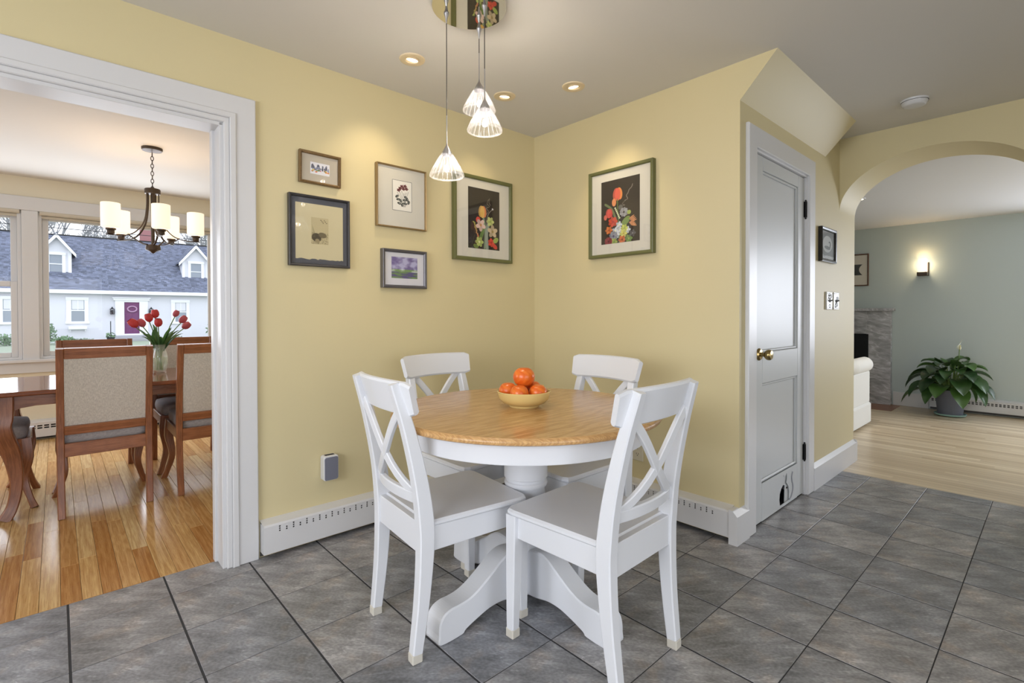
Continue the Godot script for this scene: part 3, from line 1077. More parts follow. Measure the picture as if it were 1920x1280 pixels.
func build_table_group() -> void:
	var w := mats["chair_white"] as Material
	var t := thing("round_table", "round oak-topped table with white apron and turned pedestal", "table", Vector3(-1.095, 0, 1.06))
	var top := MB.new()
	# flat oak face, grain along x, over a moulded rim
	var disc := []
	for k in 96:
		disc.append(Vector2(cos(TAU * k / 96), sin(TAU * k / 96)) * 0.521)
	top.prism(disc, Vector3(0, 0.741, 0), Vector3.RIGHT, Vector3(0, 0, 1), Vector3(0, 0.0185, 0))
	var tt := obj("tabletop", top, mats["table_oak"], t)
	var rim := MB.new()
	rim.lathe([Vector2(0.47, 0.735), Vector2(0.522, 0.735), Vector2(0.53, 0.739), Vector2(0.533, 0.746), Vector2(0.531, 0.753), Vector2(0.525, 0.758), Vector2(0.515, 0.7592)], 96)
	obj("edge_band", rim, mats["table_edge"], tt)
	var ap := MB.new()
	ap.lathe([Vector2(0.452, 0.662), Vector2(0.474, 0.662), Vector2(0.476, 0.666), Vector2(0.476, 0.74)], 96)
	ap.lathe([Vector2(0.452, 0.74), Vector2(0.452, 0.662)], 96)
	obj("apron", ap, w, t)
	var ped := MB.new()
	ped.lathe([Vector2(0.2, 0.735), Vector2(0.2, 0.715), Vector2(0.088, 0.71), Vector2(0.088, 0.482), Vector2(0.081, 0.478), Vector2(0.081, 0.468), Vector2(0.086, 0.465), Vector2(0.088, 0.456), Vector2(0.085, 0.447), Vector2(0.076, 0.443), Vector2(0.078, 0.42), Vector2(0.08, 0.4), Vector2(0.076, 0.37), Vector2(0.064, 0.335), Vector2(0.054, 0.305), Vector2(0.054, 0.29), Vector2(0.066, 0.282), Vector2(0.071, 0.265), Vector2(0.066, 0.248), Vector2(0.07, 0.235), Vector2(0.07, 0.035), Vector2(0.06, 0.025), Vector2(0, 0.025)], 32)
	obj("pedestal", ped, w, t)
	var side := [Vector2(0.05, 0.205), Vector2(0.09, 0.216), Vector2(0.13, 0.217), Vector2(0.165, 0.204), Vector2(0.2, 0.181), Vector2(0.24, 0.155), Vector2(0.28, 0.132), Vector2(0.32, 0.117), Vector2(0.36, 0.112), Vector2(0.395, 0.111), Vector2(0.425, 0.1), Vector2(0.442, 0.075), Vector2(0.446, 0.035), Vector2(0.44, 0.0), Vector2(0.35, 0.0), Vector2(0.332, 0.012), Vector2(0.28, 0.03), Vector2(0.22, 0.045), Vector2(0.16, 0.046), Vector2(0.1, 0.034), Vector2(0.05, 0.03)]
	for k in 4:
		var f := MB.new()
		f.xf = Transform3D(Basis(Vector3.UP, PI / 2 * k), Vector3.ZERO)
		f.prism(curve(side, 4), Vector3(0, 0, -0.043), Vector3.RIGHT, Vector3.UP, Vector3(0, 0, 0.086), 0.005)
		obj("scrolled_foot", f, w, t)

	var c := make_kitchen_chair("white cross-back chair with its back to the dining opening, nearest on the left")
	c.position = Vector3(-1.388, 0, 0.96)
	c.rotation.y = PI / 2 - 0.09
	copy(c, "white cross-back chair nearest the camera, back legs at the bottom edge", Vector3(-1.128, 0, 1.412), PI + 0.03)
	copy(c, "white cross-back chair behind the table against the wall of five pictures", Vector3(-0.982, 0, 0.535), 0.05)
	copy(c, "white cross-back chair behind the table beside the wall outlet", Vector3(-0.728, 0, 0.962), -PI / 2 - 0.05)

	# bowl with a stub handle and a heap of orange fruit
	var glaze := mat("yellow_glaze", Color8(226, 200, 132), 0.12)
	var b := thing("fruit_bowl", "pale yellow glazed bowl with a stub handle on the round table", "bowl", Vector3(-1.095, 0.76, 1.05))
	var bm := MB.new()
	bm.lathe([Vector2(0, 0.006), Vector2(0.052, 0.006), Vector2(0.054, 0.0), Vector2(0.06, 0.0), Vector2(0.064, 0.008), Vector2(0.088, 0.018), Vector2(0.104, 0.036), Vector2(0.108, 0.056), Vector2(0.109, 0.062), Vector2(0.106, 0.064), Vector2(0.103, 0.06), Vector2(0.098, 0.036), Vector2(0.082, 0.02), Vector2(0.05, 0.012), Vector2(0, 0.011)], 48)
	obj("body", bm, glaze, b)
	var hd := MB.new()
	hd.sweep([Vector3(0.098, 0.052, -0.03), Vector3(0.125, 0.057, -0.037), Vector3(0.15, 0.062, -0.044)], [Vector2(0.022, 0.012), Vector2(0.02, 0.012), Vector2(0.022, 0.014)], Vector3.UP, 0.005)
	obj("handle", hd, glaze, b)
	var skin_n := noise(101, 0.05, 3)
	var peel := picture_of(128, 128, func(x: int, y: int) -> Color:
		return Color8(226, 104, 30).lerp(Color8(240, 132, 48), clampf(0.5 + skin_n.get_noise_2d(x * 0.6, y) * 1.4, 0.0, 1.0)))
	var om := mat("orange_skin", Color8(250, 240, 236), 0.28, peel, Vector3(4, 4, 1))
	var leafm := mat("fruit_calyx", Color8(96, 104, 48), 0.7)
	var spots := [
		[Vector3(0.0, 0.119, 0.0), 0.0445, "orange fruit on top of the heap in the bowl"],
		[Vector3(-0.054, 0.061, 0.03), 0.0375, "orange fruit in the bowl, front left by the rim"],
		[Vector3(-0.046, 0.063, -0.045), 0.038, "orange fruit half hidden at the back left of the bowl"],
		[Vector3(0.02, 0.060, 0.06), 0.037, "orange fruit in the bowl, front middle by the rim"],
		[Vector3(0.06, 0.062, -0.012), 0.0385, "orange fruit in the bowl, right side next to the handle"],
	]
	for k in spots.size():
		var s: Array = spots[k]
		var o := thing("orange_fruit", s[2], "fruit", Vector3(-1.095, 0.76, 1.05) + s[0], 0.7 * k, "fruit in the yellow bowl")
		var fb := MB.new()
		var rows := []
		for r in 15:
			var a := PI * r / 14
			var row := []
			for q in 24:
				var an := TAU * q / 24
				var dip := 1.0 - 0.12 * exp(-pow(a / 0.35, 2.0))
				row.append(Vector3(sin(a) * cos(an), cos(a) * 0.93 * dip, sin(a) * sin(an)) * s[1])
			rows.append(row)
		fb.skin(rows, true, -1.0)
		obj("flesh", fb, om, o)
		var cx := MB.new()
		for q in 4:
			var an := TAU * q / 4 + 0.3
			cx.face([Vector3(0, 0.037, 0) * s[1] / 0.042, Vector3(cos(an - 0.5) * 0.012, 0.0365, sin(an - 0.5) * 0.012), Vector3(cos(an) * 0.02, 0.035, sin(an) * 0.02), Vector3(cos(an + 0.5) * 0.012, 0.0365, sin(an + 0.5) * 0.012)], Vector3.UP)
		var ca := obj("calyx", cx, leafm, o)
		ca.rotation = Vector3(1.9 + 0.4 * k, 0.6 * k, 0.8)


func build_kitchen_lights() -> void:
	# one fixture: round mirrored canopy carrying three crystal pendants on wires
	var f := thing("pendant_cluster", "three crystal cone pendants hanging from a round mirrored ceiling plate", "pendant light", Vector3(-1.262, CEIL, 0.912))
	var plate := MB.new()
	plate.lathe([Vector2(0, 0), Vector2(0.152, 0), Vector2(0.152, -0.012), Vector2(0.148, -0.018)], 64)
	plate.lathe([Vector2(0.148, -0.018), Vector2(0, -0.018)], 64)
	obj("mirror_plate", plate, mats["mirror"], f)
	var crystal := mat("crystal", Color(0.93, 0.95, 1.0, 0.006), 0.06)
	crystal.transparency = BaseMaterial3D.TRANSPARENCY_ALPHA
	var rib_m := mat("crystal_rib", Color(0.96, 0.97, 1.0, 0.05), 0.12)
	rib_m.transparency = BaseMaterial3D.TRANSPARENCY_ALPHA
	var bulbm := glow(mat("pendant_bulb", Color.WHITE, 0.4), Color8(255, 246, 232), 5.0)
	var wire := mat("pendant_wire", Color8(74, 70, 66), 0.5)
	for p in [[Vector3(-0.075, -0.69, -0.052), 0], [Vector3(0.09, -0.385, -0.052), 1], [Vector3(0.008, -0.527, 0.086), 2]]:
		var at: Vector3 = p[0]
		# ribbed glass cone, double walled, open below
		var sh := MB.new()
		var prof := [Vector2(0.062, -0.005), Vector2(0.066, 0.0), Vector2(0.0645, 0.006), Vector2(0.055, 0.027), Vector2(0.0425, 0.051), Vector2(0.030, 0.073), Vector2(0.021, 0.086)]
		var back := [Vector2(0.017, 0.084), Vector2(0.026, 0.07), Vector2(0.038, 0.049), Vector2(0.051, 0.024), Vector2(0.06, 0.006), Vector2(0.062, -0.005)]
		sh.lathe(prof, 120, Vector3.ZERO, 20, 0.05)
		sh.lathe(back, 120, Vector3.ZERO, 20, 0.05)
		var s := obj("crystal_shade", sh, crystal, f)
		s.position = at
		var ribs := MB.new()
		for q in 20:
			var an := TAU * q / 20
			var line := []
			for c in prof.slice(1):
				line.append(Vector3(c.x * 1.04 * cos(an), c.y, c.x * 1.04 * sin(an)))
			ribs.tube(line, 0.0017, 5)
		ribs.lathe([Vector2(0.0665, -0.004), Vector2(0.069, -0.002), Vector2(0.069, 0.001), Vector2(0.0665, 0.003), Vector2(0.064, 0.0), Vector2(0.0665, -0.004)], 48)
		obj("cut_ribs", ribs, rib_m, s)
		var cap := MB.new()
		cap.lathe([Vector2(0.021, 0.082), Vector2(0.019, 0.094), Vector2(0.011, 0.108), Vector2(0.004, 0.12), Vector2(0.0025, 0.13)], 20)
		obj("cap", cap, mats["steel"], s)
		var rod := MB.new()
		rod.tube([Vector3(0, 0.125, 0), Vector3(0, 0.24, 0)], 0.0022, 8)
		obj("stem", rod, mats["steel"], s)
		var cord := MB.new()
		cord.tube([Vector3(0, 0.235, 0), Vector3(0, -at.y - 0.06, 0)], 0.0018, 6)
		obj("cord", cord, wire, s)
		var gr := MB.new()
		gr.lathe([Vector2(0.002, -at.y - 0.085), Vector2(0.006, -at.y - 0.06), Vector2(0.011, -at.y - 0.048), Vector2(0.011, -at.y - 0.042), Vector2(0.007, -at.y - 0.034), Vector2(0.004, -at.y - 0.018)], 16)
		obj("wire_grip", gr, mats["steel"], s)
		var bu := MB.new()
		bu.lathe([Vector2(0, 0.014), Vector2(0.008, 0.018), Vector2(0.011, 0.028), Vector2(0.008, 0.04), Vector2(0, 0.046)], 16)
		obj("bulb", bu, bulbm, s)
		lamp(f.position + at + Vector3(0, 0.03, 0), 0.07, Color8(255, 240, 222), "pendant_light_source", 0.012)
	# recessed spots
	var trim := mat("spot_trim", Color8(226, 208, 172), 0.5)
	var lens := glow(mat("spot_lens", Color.WHITE, 0.4), Color8(255, 238, 208), 5.0)
	var k := 0
	for p in [[Vector3(-1.204, CEIL, 0.376), Vector3(-1.25, 1.75, 0.0), "recessed ceiling spot left of the pendants, above the small pictures"], [Vector3(-0.601, CEIL, 0.37), Vector3(-0.5, 1.7, 0.0), "recessed ceiling spot in the corner behind the pendants"], [Vector3(-0.403, CEIL, 0.714), Vector3(0.0, 1.7, 0.74), "recessed ceiling spot right of the pendants, above the tulip print"]]:
		var o := thing("recessed_light", p[2], "ceiling light", p[0], 0.0, "recessed spots over the table")
		var ring := MB.new()
		ring.lathe([Vector2(0.034, -0.0005), Vector2(0.034, -0.005), Vector2(0.05, -0.008), Vector2(0.06, -0.005), Vector2(0.062, 0.0)], 40)
		obj("trim_ring", ring, trim, o)
		var dir: Vector3 = (p[1] - p[0]).normalized()
		var eye := MB.new()
		eye.lathe([Vector2(0.026, 0.012), Vector2(0.033, 0.0), Vector2(0.033, -0.006), Vector2(0.029, -0.007), Vector2(0.0285, -0.003)], 28)
		var e := obj("gimbal", eye, trim, o)
		var tilt := Quaternion(Vector3.DOWN, (Vector3.DOWN * 2.2 + dir).normalized())
		e.quaternion = tilt
		var lm := MB.new()
		lm.lathe([Vector2(0.0285, -0.003), Vector2(0.014, -0.006), Vector2(0, -0.007)], 24)
		obj("lens", lm, lens, o).quaternion = tilt
		spot(p[0] + Vector3(0, -0.025, 0), p[1], [0.24, 0.18, 0.32][k], Color8(255, 232, 196), 34.0, "recessed_light_source")
		k += 1
	# smoke alarm on the ceiling near the arch
	var sa := thing("smoke_alarm", "white round smoke alarm on the ceiling near the arch", "smoke alarm", Vector3(1.2, CEIL, 1.94))
	var body := MB.new()
	body.lathe([Vector2(0.0, -0.036), Vector2(0.045, -0.036), Vector2(0.056, -0.03), Vector2(0.062, -0.016), Vector2(0.064, -0.012)], 40)
	obj("body", body, mats["trim_white"], sa)
	var basep := MB.new()
	basep.lathe([Vector2(0.066, -0.010), Vector2(0.068, -0.004), Vector2(0.068, 0.0)], 40)
	obj("base", basep, mats["trim_white"], sa)
	var slot := MB.new()
	slot.lathe([Vector2(0.0625, -0.0125), Vector2(0.0625, -0.0095)], 40)
	obj("vent_slot", slot, mats["dark_gap"], sa)


func frame_picture(called: String, label: String, at: Vector3, turn: float, size: Vector2, rail: float, depth: float, frame_m: Material, matte: Material, art: Texture2D, art_at: Rect2, extra := "") -> Node3D:
	# local x right, y up, z out of the wall; the centre of the picture is the origin
	var o := thing(called, label, "picture", at, turn)
	var hw := size.x / 2
	var hh := size.y / 2
	var f := MB.new()
	var prof := [Vector2(0, 0), Vector2(0, depth), Vector2(rail * 0.25, depth + 0.002), Vector2(rail * 0.75, depth), Vector2(rail, depth - 0.006), Vector2(rail, 0)]
	# four mitred rails from one moulding
	var ring := [Vector2(-1, -1), Vector2(1, -1), Vector2(1, 1), Vector2(-1, 1)]
	for k in 4:
		var a: Vector2 = ring[k]
		var b: Vector2 = ring[(k + 1) % 4]
		for q in prof.size() - 1:
			var p0: Vector2 = prof[q]
			var p1: Vector2 = prof[q + 1]
			var c := func(s: Vector2, p: Vector2) -> Vector3:
				return Vector3(s.x * (hw - p.x), s.y * (hh - p.x), p.y)
			var mid := (a + b) / 2.0
			var nn := Vector2(p1.y - p0.y, -(p1.x - p0.x))
			var out := Vector3(mid.x * nn.x, mid.y * nn.x, -nn.y)
			f.face([c.call(a, p0), c.call(b, p0), c.call(b, p1), c.call(a, p1)], out, 0 if mid.x == 0.0 else 1)
	var fr := obj("frame", f, frame_m, o)
	if extra == "beaded":
		var bd := MB.new()
		for k in 4:
			var a: Vector2 = ring[k]
			var b: Vector2 = ring[(k + 1) % 4]
			var cnt := int((b - a).length() / 2.0 * (hw if a.y == b.y else hh) * 2.0 / 0.007)
			for q in cnt:
				var s := a.lerp(b, (q + 0.5) / cnt)
				bd.ball(Vector3(s.x * (hw - 0.006), s.y * (hh - 0.006), depth + 0.001), Vector3.ONE * 0.003, 6, 4)
		var beads := obj("beading", bd, frame_m, fr)
		beads.set_meta("kind", "stuff")
	obj("mat_board", box_mesh(Vector3(-hw + rail * 0.7, -hh + rail * 0.7, 0.001), Vector3(hw - rail * 0.7, hh - rail * 0.7, depth - 0.012)), matte, o)
	var am := mat("print_" + called + str(taken[called]), Color.WHITE, 0.7, art)
	var pr := MB.new()
	var z := depth - 0.0112
	var x0 := art_at.position.x
	var y0 := art_at.position.y
	var ids := [pr.pt(Vector3(x0, y0, z), Vector3.BACK, Vector2(0, 1)), pr.pt(Vector3(x0 + art_at.size.x, y0, z), Vector3.BACK, Vector2(1, 1)), pr.pt(Vector3(x0 + art_at.size.x, y0 + art_at.size.y, z), Vector3.BACK, Vector2(1, 0)), pr.pt(Vector3(x0, y0 + art_at.size.y, z), Vector3.BACK, Vector2(0, 0))]
	pr.quad(ids[0], ids[1], ids[2], ids[3])
	obj("print", pr, am, o)
	obj("glass", box_mesh(Vector3(-hw + rail * 0.8, -hh + rail * 0.8, depth - 0.0085), Vector3(hw - rail * 0.8, hh - rail * 0.8, depth - 0.0065)), mats["picture_glass"], o)
	return o


func heater_cover(length: float, height: float, toe: float, columns: Array, hole: Vector2) -> MB:
	# hollow sheet-metal cover, open below, with real openings in its front
	# local: x along the wall, z out from it; columns hold [x, [heights of the openings]]
	var m := MB.new()
	var t := 0.0018
	var zf := 0.062
	var y0: float = 9.0
	var y1: float = -9.0
	for c in columns:
		for y in c[1]:
			y0 = minf(y0, y - hole.y / 2 - 0.003)
			y1 = maxf(y1, y + hole.y / 2 + 0.003)
	m.prism([Vector2(0, height + 0.012), Vector2(0.057, height), Vector2(zf, height - 0.008), Vector2(zf - t, height - 0.009), Vector2(0.056, height - t), Vector2(0, height + 0.012 - t)], Vector3.ZERO, Vector3(0, 0, 1), Vector3.UP, Vector3(length, 0, 0))
	m.box(Vector3(0, y1, zf - t), Vector3(length, height - 0.008, zf))
	m.box(Vector3(0, toe, zf - t), Vector3(length, y0, zf))
	m.box(Vector3(0, toe, zf - 0.012), Vector3(length, toe + t, zf - t))
	m.box(Vector3(0, toe, 0.0015), Vector3(t, height, zf - t))
	m.box(Vector3(length - t, toe, 0.0015), Vector3(length, height, zf - t))
	var x := 0.0
	for c in columns:
		m.box(Vector3(x, y0, zf - t), Vector3(c[0] - hole.x / 2, y1, zf))
		x = c[0] + hole.x / 2
		var ys: Array = c[1].duplicate()
		ys.sort()
		var y := y0
		for h in ys:
			m.box(Vector3(c[0] - hole.x / 2, y, zf - t), Vector3(x, h - hole.y / 2, zf))
			y = h + hole.y / 2
		m.box(Vector3(c[0] - hole.x / 2, y, zf - t), Vector3(x, y1, zf))
	m.box(Vector3(x, y0, zf - t), Vector3(length, y1, zf))
	return m


func round_rows(from: float, to: float, top: float) -> Array:
	# columns of three and two small holes in turn
	var out := []
	var x := from
	while x < to:
		out.append([x, [top, top - 0.010, top - 0.020] if out.size() % 2 == 0 else [top - 0.010, top - 0.020]])
		x += 0.031
	return out


func slot_rows(from: float, to: float, pitch: float, low: float, high: float) -> Array:
	var out := []
	var x := from
	while x < to:
		out.append([x, [low, high]])
		x += pitch
	return out


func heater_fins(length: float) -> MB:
	# steel back panel and finned pipe inside the cover, coloured dark for shade
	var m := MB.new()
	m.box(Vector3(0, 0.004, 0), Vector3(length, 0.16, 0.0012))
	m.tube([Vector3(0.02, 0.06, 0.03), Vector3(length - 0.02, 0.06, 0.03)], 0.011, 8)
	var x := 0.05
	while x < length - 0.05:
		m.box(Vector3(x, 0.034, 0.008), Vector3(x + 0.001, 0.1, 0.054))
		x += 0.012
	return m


func build_kitchen_walls_things() -> void:
	var w := mats["trim_white"] as Material
	# baseboard heaters
	var h := thing("baseboard_heater", "white perforated baseboard heater under the wall of five pictures", "heater", Vector3(-1.802, 0, 0))
	var len_a := 1.738
	var shaded_fins := mat("fin_shaded_metal", Color8(92, 90, 88), 0.7)  # metal grey darkened so the holes in the cover look shaded
	obj("cover", heater_cover(len_a, 0.163, 0.03, round_rows(0.07, len_a - 0.05, 0.147), Vector2(0.0068, 0.0068)), w, h)
	obj("fin_element", heater_fins(len_a), shaded_fins, h)
	var h2 := thing("baseboard_heater", "white perforated baseboard heater below the tulip print, ending at the door", "heater", Vector3(0, 0, 0.0), -PI / 2)
	var len_b := 1.424
	obj("cover", heater_cover(len_b, 0.163, 0.03, round_rows(0.07, len_b - 0.075, 0.147), Vector2(0.0068, 0.0068)), w, h2)
	obj("fin_element", heater_fins(len_b), shaded_fins, h2)

	# pictures on the left wall
	var gold := mat("frame_gold", Color8(128, 104, 70), 0.38, null, Vector3.ONE, 0.55)
	var gold2 := mat("frame_pale_gold", Color8(150, 126, 86), 0.36, null, Vector3.ONE, 0.5)
	var slate_f := mat("frame_slate", Color8(50, 48, 50), 0.35)
	var pewter := mat("frame_pewter", Color8(108, 106, 110), 0.3, null, Vector3.ONE, 0.6)
	var green := mat("frame_green", Color8(100, 102, 60), 0.4)
	var black := mat("frame_black", Color8(20, 20, 22), 0.25)
	var brown := mat("frame_brown", Color8(96, 64, 46), 0.45)
	var board := mat("board_grey", Color8(190, 182, 166), 0.9)
	var white_board := mat("board_white", Color8(208, 205, 194), 0.9)
	var p := frame_picture("small_gold_picture", "small village print in a beaded gold frame, above the etching", Vector3(-1.515, 1.859, 0.004), 0.0, Vector2(0.206, 0.157), 0.013, 0.02, gold, board, art_village(), Rect2(-0.048, -0.028, 0.096, 0.058), "beaded")
	p.rotation.z = -0.012
	var dark_board := mat("board_slate", Color8(84, 86, 94), 0.9)
	p = frame_picture("etching_picture", "etching on deckled cream paper in a dark slate frame", Vector3(-1.519, 1.546, 0.004), 0.0, Vector2(0.302, 0.348), 0.013, 0.024, slate_f, dark_board, art_etching(), Rect2(-0.043, -0.062, 0.086, 0.132))
	var sheet := MB.new()
	var edge := [Vector2(-0.118, 0.135), Vector2(0.118, 0.135), Vector2(0.118, -0.138)]
	rng.seed = 4
	for k in 23:
		edge.append(Vector2(0.11 - 0.01 * k, -0.138 + rng.randf_range(-0.003, 0.003)))
	edge.append(Vector2(-0.118, -0.138))
	sheet.prism(edge, Vector3(0, 0, 0.0121), Vector3.RIGHT, Vector3.UP, Vector3(0, 0, 0.0004))
	obj("deckled_sheet", sheet, mat("cream_paper", Color8(206, 196, 160), 0.9), p)
	frame_picture("botanical_picture", "geranium print with wide white mat in a thin gold frame", Vector3(-1.06, 1.787, 0.004), 0.0, Vector2(0.31, 0.342), 0.008, 0.024, gold2, white_board, art_botanical(), Rect2(-0.06, -0.075, 0.126, 0.172))
	frame_picture("watercolour_picture", "small violet landscape watercolour in a pewter frame, lowest on the wall", Vector3(-1.047, 1.388, 0.004), 0.0, Vector2(0.278, 0.214), 0.017, 0.03, pewter, mat("board_cool", Color8(214, 214, 220), 0.9), art_landscape(), Rect2(-0.082, -0.052, 0.164, 0.118))
	frame_picture("bouquet_picture", "bouquet on black in a green frame, on the wall of five pictures", Vector3(-0.476, 1.738, 0.004), 0.0, Vector2(0.472, 0.532), 0.022, 0.03, green, white_board, art_bouquet(0), Rect2(-0.125, -0.188, 0.256, 0.382))
	frame_picture("tulip_picture", "tulip bouquet on black in a green frame, alone between corner and door", Vector3(-0.004, 1.743, 0.747), -PI / 2, Vector2(0.46, 0.53), 0.02, 0.03, green, white_board, art_bouquet(1), Rect2(-0.138, -0.185, 0.276, 0.38))
	frame_picture("bird_photo", "small bird photograph in a black frame beside the door", Vector3(1.335, 1.592, 1.449), 0.0, Vector2(0.315, 0.228), 0.022, 0.022, black, mat("board_dark", Color8(70, 70, 76), 0.8), art_photo(), Rect2(-0.137, -0.093, 0.274, 0.186))

	# plug-in unit low on the picture wall
	var u := thing("plug_in_unit", "grey-fronted white plug-in unit low on the picture wall", "plug-in device", Vector3(-1.482, 0.364, 0))
	var body := MB.new()
	body.prism(rounded(0.038, 0.062, 0.012), Vector3(0, 0, 0.004), Vector3.RIGHT, Vector3.UP, Vector3(0, 0, 0.046), 0.004)
	obj("body", body, w, u)
	var fp := MB.new()
	fp.prism(rounded(0.034, 0.057, 0.01), Vector3(0, -0.002, 0.05), Vector3.RIGHT, Vector3.UP, Vector3(0, 0, 0.003), 0.001)
	obj("front_panel", fp, mat("device_grey", Color8(116, 118, 132), 0.5), u)
	obj("top_slot", box_mesh(Vector3(-0.024, 0.0615, 0.014), Vector3(0.024, 0.0626, 0.036)), mats["dark_gap"], u)
	obj("plug_pins", box_mesh(Vector3(-0.012, -0.02, 0.0), Vector3(0.012, 0.02, 0.005)), w, u)

	# outlet on the right wall
	var ou := thing("wall_outlet", "beige duplex outlet on the wall behind the right-hand chair", "outlet", Vector3(0, 0.338, 0.86), -PI / 2)
	var ivory := mat("ivory_plate", Color8(214, 206, 184), 0.4)
	obj("plate", box_mesh(Vector3(-0.036, -0.058, 0), Vector3(0.036, 0.058, 0.006), 0.002), ivory, ou)
	for s in [-1.0, 1.0]:
		var r := MB.new()
		r.prism(rounded(0.016, 0.014, 0.008), Vector3(0, s * 0.02, 0.006), Vector3.RIGHT, Vector3.UP, Vector3(0, 0, 0.002))
		var rc := obj("receptacle", r, ivory, ou)
		var sl := MB.new()
		sl.box(Vector3(-0.008, s * 0.02 - 0.002, 0.0079), Vector3(-0.0055, s * 0.02 + 0.007, 0.0084))
		sl.box(Vector3(0.0055, s * 0.02 - 0.002, 0.0079), Vector3(0.008, s * 0.02 + 0.006, 0.0084))
		sl.box(Vector3(-0.0025, s * 0.02 - 0.01, 0.0079), Vector3(0.0025, s * 0.02 - 0.005, 0.0084))
		obj("slots", sl, mats["dark_gap"], rc)

	# two cast pewter switch plates
	var cast := mat("cast_pewter", Color8(206, 206, 204), 0.3, null, Vector3.ONE, 0.7)
	for q in [[1.385, "embossed pewter switch plate, the one nearer the door"], [1.535, "embossed pewter switch plate, the one nearer the arch"]]:
		var sp := thing("switch_plate", q[1], "switch plate", Vector3(q[0], 1.222, 1.447), 0.0, "pewter switch plates by the arch")
		obj("plate", box_mesh(Vector3(-0.06, -0.06, 0), Vector3(0.06, 0.06, 0.012), 0.003), cast, sp)
		var em := MB.new()
		rng.seed = int(q[0] * 1000)
		for k in 7:
			var c := Vector3(rng.randf_range(-0.035, 0.035), rng.randf_range(-0.04, 0.045), 0.012)
			var ring := []
			for a in 10:
				ring.append(c + Vector3(cos(TAU * a / 9) * 0.014, sin(TAU * a / 9) * 0.012, 0.0))
			em.tube(ring, 0.0025, 5)
		em.box(Vector3(-0.05, -0.052, 0.011), Vector3(0.05, -0.048, 0.014))
		em.box(Vector3(-0.05, 0.048, 0.011), Vector3(0.05, 0.052, 0.014))
		obj("embossing", em, mat("pewter_dark", Color8(110, 110, 108), 0.45, null, Vector3.ONE, 0.6), sp)
		var tg := MB.new()
		tg.sweep([Vector3(0, -0.004, 0.01), Vector3(0, 0.004, 0.03)], [Vector2(0.012, 0.012), Vector2(0.009, 0.009)], Vector3.UP, 0.002)
		obj("toggle", tg, mats["pewter_dark"], sp)


func rounded(hw: float, hh: float, r: float) -> Array:
	var out := []
	for c in [[1, 1, 0.0], [-1, 1, PI / 2], [-1, -1, PI], [1, -1, PI * 1.5]]:
		for k in 6:
			var a: float = c[2] + PI / 2 * k / 5.0
			out.append(Vector2(c[0] * (hw - r) + r * cos(a), c[1] * (hh - r) + r * sin(a)))
	return out


